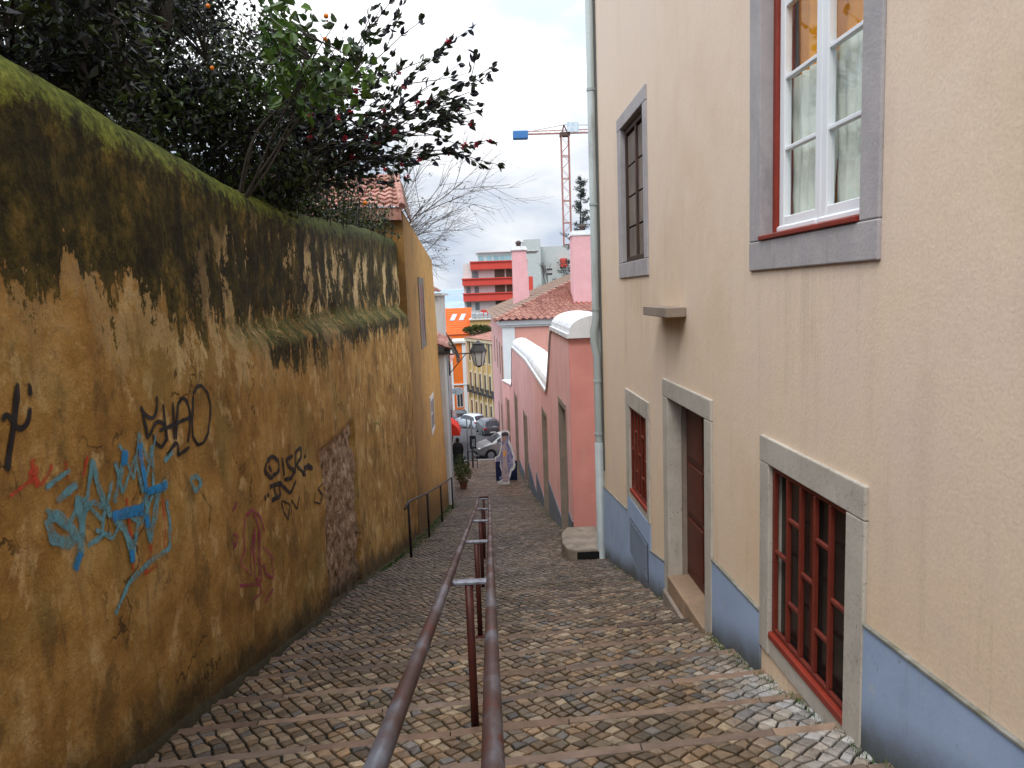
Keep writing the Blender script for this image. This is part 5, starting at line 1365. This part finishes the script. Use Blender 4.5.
c5=car('parked_car','dark red car at the far left edge, above the red awning',(0,0,0),0,carpaint('dark_red_paint',(.10,.012,.012)))
place(c5,-4.15,84,R(95))

# ------------------------------------------------------------------ person in black
def skinned(edges,pts,rad,sub=2):
    me=bpy.data.meshes.new('body'); me.from_pydata(pts,edges,[]); o=bpy.data.objects.new('body',me); COL.objects.link(o)
    sk=o.modifiers.new('s','SKIN'); me.skin_vertices.new() if not me.skin_vertices else None
    for i,r in enumerate(rad): me.skin_vertices[0].data[i].radius=(r if isinstance(r,tuple) else (r,r)); me.skin_vertices[0].data[i].use_root=(i==0)
    sb=o.modifiers.new('b','SUBSURF'); sb.levels=sub; sb.render_levels=sub
    dg=bpy.context.evaluated_depsgraph_get(); m2=bpy.data.meshes.new_from_object(o.evaluated_get(dg)); bpy.data.objects.remove(o); return m2
pts=[(0,0,.92),(0,.01,1.12),(0,.02,1.32),(0,.02,1.43),(0,.0,1.50),(0,-.005,1.60),(0,0,1.69),
 (-.19,.02,1.38),(-.25,.03,1.12),(-.24,-.05,.90),(-.235,-.08,.80),(.19,.02,1.38),(.25,.03,1.12),(.24,-.05,.90),(.235,-.08,.80),
 (-.10,0,.84),(-.11,-.01,.47),(-.11,.03,.09),(-.12,-.10,.04),(.10,0,.84),(.12,-.06,.48),(.12,-.10,.10),(.13,-.22,.05)]
ed=[(0,1),(1,2),(2,3),(3,4),(4,5),(5,6),(3,7),(7,8),(8,9),(9,10),(3,11),(11,12),(12,13),(13,14),(0,15),(15,16),(16,17),(17,18),(0,19),(19,20),(20,21),(21,22)]
rd=[(.18,.13),(.16,.11),(.19,.12),(.12,.09),(.055,.055),(.085,.095),(.07,.08),(.085,.08),(.06,.06),(.048,.048),(.035,.04),(.085,.08),(.06,.06),(.048,.048),(.035,.04),(.10,.10),(.075,.075),(.05,.05),(.04,.035),(.10,.10),(.075,.075),(.05,.05),(.04,.035)]
bm_=skinned(ed,pts,rd)
CLO=mat('black_coat',(.012,.012,.014),(.02,.02,.022),scale=12,rough=.85,bump=.3,bscale=60); SKIN=mat('skin',(.45,.26,.19),rough=.55)
bm_.materials.clear(); bm_.materials.append(CLO); bm_.materials.append(SKIN)
for p in bm_.polygons:
    p.use_smooth=True
    if p.center.z>1.5 or (p.center.z<.84 and abs(p.center.x)>.19): p.material_index=1
pr=thing('person',(-1.60,38.2,gz(38.2)),'person in a long black coat standing behind the potted plants','person',None,R(185))
bo=bpy.data.objects.new('body',bm_); COL.objects.link(bo); bo.parent=pr
m=MB(); m.lathe(0,0,[(.30,.34),(.28,.6),(.22,.95),(.21,1.1),(.235,1.3),(.21,1.40),(.09,1.49)],18); m.v=[(x,y*.72,z) for x,y,z in m.v]; m.build('coat',CLO,pr,smooth=True,local=True)
m=MB(); m.ball((0,.03,1.625),(.105,.115,.125),14); m.build('hair',mat('dark_hair',(.012,.009,.007)),pr,smooth=True,local=True)
m=MB()
for s in (-1,1): m.ball((s*.035,-.098,1.625),(.014,.008,.009),8)
m.build('eyes',mat('eye',(.02,.02,.02),rough=.2),pr,local=True)

# ------------------------------------------------------------------ standing cut-out figure board and blue board
cut=thing('cutout_figure',(.70,32.0,gz(32)-.02),'life size flat cut-out of a standing figure in a mauve cloak with pale outline','cut-out')
cz0=alley_z(.7,32)
OUT=[(-.17,0),(-.36,.02),(-.34,.12),(-.20,.20),(-.16,.5),(-.24,.78),(-.20,.98),(-.30,1.06),(-.42,1.05),(-.40,.96),(-.47,1.02),(-.44,1.15),(-.28,1.22),(-.20,1.45),(-.14,1.72),(-.16,1.95),(-.10,2.08),(-.14,2.18),(.02,2.25),(.20,2.22),(.26,2.12),(.20,1.98),(.21,1.82),(.33,1.60),(.38,1.32),(.45,1.15),(.40,1.0),(.44,.78),(.38,.62),(.26,.52),(.20,.3),(.14,.16),(.20,.02),(.10,-.01)]
Xc,Yc=.72,32.0
def flat(name,poly,mt,yo,th=.008,s=1.0,cx=0,cz_=1.1):
    q=[(Xc+1.02*(cx+(x-cx)*s),cz0+1.08*(cz_+(z-cz_)*s)) for x,z in poly]
    m=MB(); m.prism(q,'y',Yc-yo-th,Yc-yo); return m.build(name,mt,cut)
def em(n,c,c2=None): return mat(n,c,c2,scale=9,rough=.6,lo=.42,hi=.58)
flat('board',OUT,em('pale_outline',(.78,.77,.76)),0,.03)
flat('cloak',OUT,em('mauve_print',(.16,.16,.32),(.34,.33,.46)),.031,.004,.80)
flat('gown',[(-.12,.1),(-.17,.55),(-.10,1.0),(-.10,1.6),(.02,1.75),(.10,1.5),(.08,1.0),(.12,.5),(.08,.1)],em('rose_print',(.55,.42,.40),(.38,.30,.36)),.036,.003)
flat('face',[(-.08,1.78),(-.10,1.92),(-.04,2.03),(.06,2.02),(.09,1.9),(.04,1.78)],em('face_print',(.42,.26,.20)),.036,.003)
flat('hat',[(-.12,2.0),(-.12,2.12),(.0,2.18),(.16,2.16),(.2,2.08),(.14,1.94),(.08,2.03)],em('hat_print',(.07,.06,.09)),.040,.003)
flat('lantern',[(-.07,1.16),(-.09,1.4),(.03,1.42),(.05,1.2)],em('orange_print',(.72,.22,.05),(.85,.55,.2)),.040,.003)
flat('sleeve',[(-.40,1.0),(-.38,1.12),(-.2,1.18),(-.12,1.05),(-.24,1.0)],em('mauve_sleeve',(.34,.32,.46)),.040,.003)
m=MB(); m.prism([(Yc+.0,cz0-.0),(Yc+.5,cz0-.05),(Yc+.02,cz0+1.2)],'x',Xc-.02,Xc+.02); m.build('strut',DW,cut)
bb=thing('display_board',(.75,33.2,gz(33.2)),'navy blue low board standing behind the cut-out figure','board')
m=MB(); m.box(.30,1.28,33.15,33.2,gz(33.2)+.02,gz(33.2)+.92); m.build('panel',mat('navy_paint',(.02,.03,.10),(.015,.022,.07),rough=.5),bb,bevel=.006)
m=MB(); m.box(.36,.42,33.05,33.35,gz(33.2)-.15,gz(33.2)+.018); m.box(1.16,1.22,33.05,33.35,gz(33.2)-.15,gz(33.2)+.018); m.build('foot',BLK,bb)

# ------------------------------------------------------------------ sign poles, red awning, shop sign
sgn_=thing('sign_stand',(-.93,39.2,gz(39.2)),'grey twin pole stand with a small sign and low dark frame near the silver hatchback','sign')
PG=mat('galvanised',(.24,.25,.26),(.17,.18,.19),scale=6,rough=.5)
zs=gz(39.2)
for x,h,r in ((-1.10,2.7,.035),(-.86,2.75,.055)): MB().tube([(x,39.2,zs-.1),(x,39.2,zs+h)],r,10).build('pole',PG,sgn_,smooth=True)
m=MB(); m.box(-.98,-.64,39.10,39.14,zs+1.05,zs+1.75); s_=m.build('sign_plate',mat('dark_plate',(.03,.035,.045),rough=.4),sgn_)
m=MB(); m.box(-.86,-.70,39.08,39.098,zs+1.15,zs+1.55); m.build('notice',mat('pale_notice',(.42,.46,.48),(.15,.17,.2),scale=14,lo=.45,hi=.55),s_)
m=MB()
for x in (-1.12,-.62): m.tube([(x,38.9,zs-.05),(x,38.9,zs+.95)],.025,6)
for z in (.45,.93): m.tube([(-1.12,38.9,zs+z),(-.62,38.9,zs+z)],.025,6)
m.build('low_frame',BLK,sgn_)
aw=thing('red_awning',(-1.9,40,-6.8),'small bright red awning over a doorway at the left of the street','awning')
m=MB(); c_=at(451,426,40)
x0=-2.3; pts_=[]
for i in range(7):
    a=math.pi/2*i/6; pts_.append((c_.x-.55+1.05*math.sin(a),c_.z-.42+.85*math.cos(a)))
n_=len(pts_)
for i in range(n_-1): m.face([(pts_[i][0],39.3,pts_[i][1]),(pts_[i+1][0],39.3,pts_[i+1][1]),(pts_[i+1][0],41,pts_[i+1][1]),(pts_[i][0],41,pts_[i][1])])
m.face([(c_.x-.55,39.3,c_.z-.42)]+[(p[0],39.3,p[1]) for p in reversed(pts_)])
m.build('canopy',mat('red_canvas',(.72,.045,.02),(.62,.035,.018),scale=5,rough=.8),aw)
m=MB(); m.tube([(c_.x-.55,39.35,c_.z-.42),(c_.x+.5,39.35,c_.z-.42)],.015,5); m.tube([(c_.x-.55,39.35,c_.z-.42),(c_.x-.55,39.35,c_.z+.4)],.02,5); m.build('frame',BLK,aw)
sh=thing('shop_sign',(-3,62,at(457,391,62).z),'pale oval shop sign projecting over the street above the red awning','sign')
c_=at(457.5,391,62)
m=MB(); m.lathe(0,0,[(.42,-.06),(.42,.06)],20); m.v=[(c_.x+x*1.25,62+z,c_.z+y*.75) for x,y,z in m.v]; m.build('sign_face',mat('pale_sign',(.55,.66,.70),(.2,.3,.36),scale=5,lo=.5,hi=.62),sh)
m=MB(); m.tube([(c_.x-1.2,62.0,c_.z),(c_.x-.4,62,c_.z)],.03,5); m.build('bracket',BLK,sh)

# ------------------------------------------------------------------ vegetation
LEAF=attr_mat('leaf',.45,.4,trans=.18); BARK=mat('bark',(.045,.035,.028),(.025,.02,.016),scale=9,rough=.9,bump=.4); GBARK=mat('grey_bark',(.12,.105,.095),(.075,.065,.06),scale=6,rough=.9)
def rv(r_): 
    while 1:
        v=Vector((r_.uniform(-1,1),r_.uniform(-1,1),r_.uniform(-1,1)))
        if .02<v.length<1: return v
def leaf(mb,p,d,L,W,col,r_,fine=False):
    d=d.normalized(); s=d.cross(rv(r_))
    if s.length<1e-3: return
    s.normalize(); n_=d.cross(s); f=n_*W*.3
    if not fine:
        a=p; b=p+d*L*.45+s*W*.5+f; c=p+d*L-n_*L*.12; e_=p+d*L*.45-s*W*.5+f
        mb.add([a,b,c,e_],[(0,1,2),(0,2,3)],col); return
    m1=p+d*L*.33; m2=p+d*L*.7-n_*L*.05; tp=p+d*L-n_*L*.16
    mb.add([p,m1,m2,tp,m1+s*W*.5+f,m2+s*W*.42+f*.8,m1-s*W*.5+f,m2-s*W*.42+f*.8],[(0,1,4),(1,2,5,4),(2,3,5),(0,6,1),(6,7,2,1),(7,3,2)],col)
def limb(mb,pts,r0,r1,r_,sub=6,wig=.06,n=6):
    P_=[]; pts=[Vector(p) for p in pts]
    for a,b in zip(pts,pts[1:]):
        for k in range(sub): P_.append(a.lerp(b,k/sub)+rv(r_)*wig*(b-a).length/2*(1 if k else .3))
    P_.append(pts[-1])
    for _ in range(2): P_=[P_[0]]+[(a+b*2+c)/4 for a,b,c in zip(P_,P_[1:],P_[2:])]+[P_[-1]]
    m_=len(P_); mb.tube(P_,[r0+(r1-r0)*i/(m_-1) for i in range(m_)],n,caps=False); return P_
def shade(r_,base,k=.35):
    q=1+r_.uniform(-k,k); return tuple(max(0,c*q*(1+r_.uniform(-.1,.1))) for c in base)
def dense_tree(name,label,base,centre,rad,nclus,per,L,cols,seed,keep,fruit=None,group=None,twigs=120,spread=.24,lr=.05,fine=False,nl=18,hole=-.06):
    r_=random.Random(seed); root=thing(name,base,label,'tree',group)
    tb=MB(); C_=Vector(centre); b=Vector(base)
    fork=b.lerp(C_,.45); fork.z=min(fork.z,C_.z-.3)
    limb(tb,[b-Vector((0,0,.4)),fork],lr*2.4,lr*1.8,r_,5,.1,8)
    tips=[]
    for k in range(nl):
        d=rv(r_).normalized(); e_=C_+Vector((d.x*rad[0],d.y*rad[1],d.z*rad[2]))*.85
        P_=limb(tb,[fork,fork.lerp(e_,.5)+rv(r_)*.2+Vector((0,0,.15)),e_],lr,lr*.24,r_,5,.15,5)
        tips+=P_[4:]
    lb=MB(); tw=MB()
    cl=[]
    while len(cl)<nclus:
        d=rv(r_); d=d.normalized()*d.length**.55
        p=C_+Vector((d.x*rad[0],d.y*rad[1],d.z*rad[2]))
        if noise.noise(p*1.1+Vector((seed,0,0)))<hole or not keep(p): continue
        cl.append(p)
    for p in cl:
        t0=min(tips,key=lambda q:(q-p).length_squared)
        if r_.random()<twigs/100: limb(tb,[t0,p],.008,.004,r_,3,.15,4)
        tone=.5+.8*max(0,min(1,.5+.9*noise.noise(p*.9))); base_c=r_.choice(cols)
        for _ in range(per):
            q=p+rv(r_)*spread
            if not keep(q): continue
            c=shade(r_,tuple(k*tone for k in base_c)); leaf(lb,q,rv(r_)+Vector((0,0,-.25)),L*r_.uniform(.6,1.25),L*.48*r_.uniform(.8,1.2),c,r_,fine)
    tb.build('trunk',BARK,root,smooth=True); lb.build('crown',LEAF,root)
    if fruit:
        for p,rr in fruit:
            m=MB(); m.ball(p,rr,12); m.build('fruit',FRUIT,root,smooth=True)
    return root
FRUIT=mat('orange_fruit',(.75,.22,.015),(.65,.17,.01),scale=20,rough=.45,bump=.15,bscale=90)
def behind(p): return p.x<wx(min(max(p.y,0),17))-.15 or p.z>wtop(p.y)+.14
DK=[(.018,.026,.010),(.012,.016,.014),(.026,.036,.010),(.04,.055,.013),(.02,.018,.02),(.065,.10,.018)]
g_='dense evergreen trees behind the mossy wall'
dense_tree('evergreen_tree','dark dense evergreen rising nearest the camera behind the mossy wall',(-3.9,4.3,-.3),(-3.55,4.6,2.05),(1.35,1.9,1.15),800,20,.10,DK,3,behind,group=g_)
dense_tree('evergreen_tree','dark evergreen with tangled twigs in the middle of the row behind the wall',(-4.6,7.6,-.3),(-4.35,7.6,2.45),(2.0,2.1,1.75),820,20,.095,DK,5,behind,hole=.02,group=g_)
dense_tree('evergreen_tree','dark evergreen farthest along behind the wall, partly over the tiled roof',(-4.6,11.6,-.3),(-4.2,11.6,2.7),(2.1,2.4,2.0),760,20,.095,DK,8,behind,hole=.02,group=g_)
fr=[(at(u,v,Y),r*.68) for u,v,Y,r in ((326,16,7.2,.035),(325,39,7.3,.032),(349,49,7.6,.03),(358,82,7.9,.03),(365,203,11.5,.05),(212,68,5.5,.022),(208,6,5.4,.022),(294,42,7.0,.028))]
dense_tree('orange_tree','orange tree with bright green leaves and a few ripe fruits leaning over the wall',(-3.0,7.2,-.3),at(322,52,7.6),(.62,.8,.5),46,11,.135,[(.075,.14,.015),(.055,.11,.015),(.035,.07,.015)],12,behind,fruit=fr,spread=.22,lr=.014,fine=True,nl=5)
# camellia-like shrub reaching out over the alley
r_=random.Random(21); root=thing('flowering_tree',(-3.0,9.8,-.2),'sparse tree with glossy dark leaves and pink red flowers reaching out over the alley','tree')
tb=MB(); lb=MB(); fb=MB(); base=Vector((-3.0,9.8,-.5)); k0=Vector((-2.9,9.8,1.0)); limb(tb,[base,k0],.08,.06,r_,4,.08,8)
EL=[(490,68,9.2),(488,140,9.4),(470,92,9.0),(447,48,9.8),(476,112,9.1),(420,22,9.7),(400,66,9.3),(440,118,9.2),(455,86,10),(430,150,9.6),(380,10,9.4),(365,120,9.0),(340,100,8.8),(395,140,9.2),(350,155,9.2),(410,100,9.0),(310,140,8.6),(330,60,9.4),(374,88,9.3),(352,72,9.0),(330,110,9.2),(395,112,9.6),(300,100,9.0),(285,130,9.2),(340,178,10.2),(300,165,9.6),(380,165,10),(365,40,9.1)]
def off(p):
    return p
for u,v,Y in EL:
    e_=at(u,v,Y); mid=k0.lerp(e_,.5)+Vector((0,0,.10+r_.uniform(-.12,.15)))
    k1_=k0+Vector((r_.uniform(-.9,.25),r_.uniform(-1.3,1.0),r_.uniform(-.1,.35))); mid=k1_.lerp(e_,.5)+Vector((0,0,.05+r_.uniform(-.12,.15)))
    if u in (490,420,340,300): limb(tb,[base+Vector((0,0,.5)),k1_],.022,.014,r_,4,.12,6)
    P_=limb(tb,[k1_,mid,e_],.016,.004,r_,7,.16,5)
    sub=[(P_,.42)]
    for q in range(8):
        i=r_.randint(int(len(P_)*.35),len(P_)-2); d=(P_[i+1]-P_[i]).normalized()+rv(r_)*.75; Q=P_[i]+d*r_.uniform(.25,.6)
        S_=limb(tb,[P_[i],Q],.007,.003,r_,4,.12,4); sub.append((S_,.25))
    for br,st in sub:
        n_=len(br)
        for i in range(int(n_*st),n_):
            pr_=.35+.65*(i/n_)**2
            for _ in range(4):
                if r_.random()<pr_:
                    d=(br[min(i+1,n_-1)]-br[max(0,i-1)]).normalized()+rv(r_)*.9
                    leaf(lb,br[i]+rv(r_)*.03,d,r_.uniform(.08,.135),r_.uniform(.042,.062),shade(r_,r_.choice([(.018,.026,.014),(.028,.042,.016),(.018,.019,.026)])),r_,True)
        if r_.random()<.16:
            p=br[-1]+rv(r_)*.03
            for _ in range(9): leaf(fb,p,rv(r_),.05,.04,shade(r_,(.42,.03,.06),.5),r_)
tb.build('trunk',BARK,root,smooth=True); lb.build('crown',LEAF,root); fb.build('blossom',attr_mat('petal',.6,.3,trans=.2),root)
dense_tree('evergreen_tree','smaller dark bushy evergreen between the orange tree and the flowering branches',(-3.0,8.6,-.3),(-2.75,8.7,1.75),(.95,1.3,.75),300,22,.09,DK,17,behind,group=g_,lr=.02)
# ivy and shrubs spilling over the far half of the coping
r_=random.Random(31); root=thing('ivy_hedge',(-2.3,13,-.2),'low ivy and shrub growth spilling over the far coping of the wall','shrub')
lb=MB(); tb=MB()
for k in range(560):
    y=r_.uniform(8.6,17.6); zt=wtop(y); d=r_.random()**1.6
    p=Vector((wx(y)-.35-r_.uniform(-.25,.75),y,zt+.05+d*(.4+.75*sm(10,15,y))*1.3))
    if noise.noise(Vector((y*1.2,p.z*1.5,3)))<-.15: continue
    for _ in range(13):
        q=p+rv(r_)*.17
        if q.z<wtop(q.y)-.02 and q.x>wx(y)-.55 and q.x<wx(y)+.03: q.x=wx(y)+.03
        if q.z<wtop(q.y)-.25: continue
        leaf(lb,q,rv(r_)+Vector((0,0,-.3)),r_.uniform(.05,.10),r_.uniform(.03,.055),shade(r_,r_.choice([(.02,.03,.010),(.03,.05,.012),(.016,.02,.010),(.06,.09,.015)])),r_)
    if k%3==0: limb(tb,[(p.x-.2,y,.1),p],.012,.004,r_,3,.1,4)
tb.build('stems',BARK,root); lb.build('foliage',LEAF,root)
# bare trees
def bare_tree(name,label,base,h,spread,seed,levels=6,r0=.16,mt=GBARK,lean=(0,0),leaves=0,ratio=.72,kids=3):
    r_=random.Random(seed); root=thing(name,base,label,'tree'); mb=MB(); lb=MB()
    def grow(p,d,L,r,lv):
        e_=p+d*L; P_=limb(mb,[p,p.lerp(e_,.5)+rv(r_)*L*.07,e_],r,r*.62,r_,3,.08,6 if lv<2 else 4 if lv<4 else 3)
        if lv>=levels: 
            if leaves and r_.random()<leaves:
                for _ in range(2): leaf(lb,e_+rv(r_)*.08,rv(r_),.12,.06,shade(r_,(.035,.02,.02)),r_)
            return
        for k in range(kids if lv else 5):
            t_=r_.uniform(.45,1) if lv else r_.uniform(.6,1)
            q=P_[int(t_*(len(P_)-1))]
            dd=(d+rv(r_)*spread*(1.0 if lv else 1.1)+Vector((lean[0],lean[1],.12))*.35).normalized()
            grow(q,dd,L*ratio*r_.uniform(.75,1.15),r*.6,lv+1)
    grow(Vector(base)-Vector((0,0,.3)),Vector((lean[0]*.3,lean[1]*.3,1)).normalized(),h,r0,0)
    mb.build('trunk',mt,root)
    if leaves: lb.build('crown',LEAF,root)
    return root
bare_tree('bare_tree','bare grey tree spreading fine twigs behind the ochre house',(-4.6,29.5,-3.4),4.2,.95,4,levels=6,r0=.10,lean=(.47,-.05),leaves=.05,ratio=.76,kids=3,mt=mat('pale_twig',(.13,.118,.112),(.085,.078,.072),scale=6,rough=.9))
bare_tree('bare_tree','thin bare tree in front of the pale grey tower',(9.0,100,-6),4.2,.6,9,levels=5,r0=.2,ratio=.74,kids=3)
# conifer beyond the pink roof
r_=random.Random(41); root=thing('conifer_tree',(16.0,112,gz(110)),'tall dark conifer with drooping tiered branches beside the crane','tree')
tb=MB(); lb=MB(); b=at(576,300,112); tp=at(581,178,112); tb.tube([(b.x,112,gz(110)),tuple(tp)],[.35,.04],8)
z=b.z-3
while z<tp.z:
    f=(tp.z-z)/(tp.z-b.z+3); Rr=.5+3.3*f**.7
    for k in range(r_.choice([1,2,3])):
        a=r_.uniform(0,6.28); L=Rr*r_.uniform(.45,1.25); p=Vector((b.x+(tp.x-b.x)*(1-f),112,z)); e_=p+Vector((math.cos(a)*L,math.sin(a)*L,-.12*L+.35))
        P_=limb(tb,[p,p.lerp(e_,.5)+Vector((0,0,-.15)),e_],.05,.015,r_,4,.05,4)
        for q in P_[2:]:
            for _ in range(8): leaf(lb,q+rv(r_)*.3+Vector((0,0,-.1)),rv(r_)+Vector((0,0,-.35)),.42,.10,shade(r_,(.03,.045,.04)),r_)
    z+=r_.uniform(.25,.55)
tb.build('trunk',BARK,root); lb.build('crown',LEAF,root)
# roadside shrubs on the yellow front and hedges between roofs
def shrub(name,label,c,rad,n,L,cols,seed,group=None,pot=None):
    r_=random.Random(seed); root=thing(name,(c[0],c[1],c[2]-rad[2]),label,'plant',group); lb=MB(); tb=MB()
    for k in range(6): limb(tb,[(c[0],c[1],c[2]-rad[2]*1.05),Vector(c)+Vector((r_.uniform(-1,1)*rad[0]*.6,r_.uniform(-1,1)*rad[1]*.6,r_.uniform(-.2,.7)*rad[2]))],.012,.004,r_,4,.1,4)
    for _ in range(n):
        d=rv(r_); p=Vector(c)+Vector((d.x*rad[0],d.y*rad[1],d.z*rad[2]))
        tone=.6+.8*max(0,.5+noise.noise(p*4)); leaf(lb,p,d+rv(r_)*.6+Vector((0,0,.3)),L*r_.uniform(.6,1.2),L*.45,shade(r_,tuple(k*tone for k in r_.choice(cols))),r_)
    tb.build('stems',BARK,root); lb.build('foliage',LEAF,root)
    return root
PG_=[(.05,.075,.02),(.08,.10,.025),(.035,.05,.015)]
def potted(x,y,label,rad,zc,cols,seed):
    z=alley_z(x,y); root=shrub('potted_plant',label,(x,y,z+zc),rad,420,.12,cols,seed,None)
    m=MB(); m.lathe(x,y,[(.13,z),(.17,z+.30),(.19,z+.31),(.19,z+.36),(.15,z+.36)],14); m.build('pot',mat('terracotta',(.20,.085,.05),(.13,.06,.04),scale=6,rough=.85),root,smooth=False)
potted(-1.13,31.2,'yellow green bushy plant in a terracotta pot by the white house',(.34,.34,.36),.68,[(.10,.12,.025),(.07,.085,.02),(.12,.12,.04)],51)
potted(-1.30,33.4,'darker potted shrub just behind the yellow green one',(.36,.36,.48),.78,[(.035,.055,.018),(.05,.075,.022)],52)
shrub('roof_shrub','low green growth on the ridge above the yellow street front',at(478,330,105),(2.2,1.2,.45),700,.45,PG_,53)
# ground cover along the wall foot and weeds
r_=random.Random(61); lb=MB()
def blade(p,h,c): 
    a=r_.uniform(0,6.28); d=Vector((math.cos(a),math.sin(a),0)); s=Vector((-d.y,d.x,0))*h*.08; t_=p+Vector((0,0,h))+d*h*.5
    lb.add([p-s,p+s,t_],[(0,1,2)],shade(r_,c,.5))
for _ in range(9000):
    y=r_.uniform(12.5,26.5); w_=.6*sm(12.5,17,y)*(.5+.5*noise.noise(Vector((0,y*.7,1)))+.35); edge=(wx(y) if y<17.5 else ox(min(26,y)))+.02
    x=edge+abs(r_.gauss(0,1))*.28*max(.1,w_); 
    if x>edge+.75: continue
    blade(Vector((x,y,alley_z(x,y)-.012)),r_.uniform(.02,.07),(.055,.10,.016))
for _ in range(2600):
    y=r_.uniform(15,36); x=px(y)-.03-abs(r_.gauss(0,.09))
    if noise.noise(Vector((1,y*.9,4)))<-.05: continue
    blade(Vector((x,y,alley_z(x,y)-.012)),r_.uniform(.02,.07),(.06,.10,.02))
for _ in range(1500):
    y=r_.choice([3.2,3.6,4.5,4.9,5.4,5.9,4.2,6.1,7.0,8.2,9.6,10.8])+r_.gauss(0,.12); x=XW-.03-abs(r_.gauss(0,.035))
    blade(Vector((x,y,alley_z(x,y)-.012)),r_.uniform(.012,.05),(.06,.11,.025))
for _ in range(1100):
    y=r_.uniform(3,13); x=wx(y)+.05+abs(r_.gauss(0,.03))
    if noise.noise(Vector((2,y*1.4,4)))<.05: continue
    blade(Vector((x,y,alley_z(x,y)-.012)),r_.uniform(.012,.04),(.04,.06,.014))
tag(lb.build('grass',attr_mat('grass_blade',.7,.2,trans=.15)),'short grass and weeds in the joints along the wall feet','grass',kind='stuff')
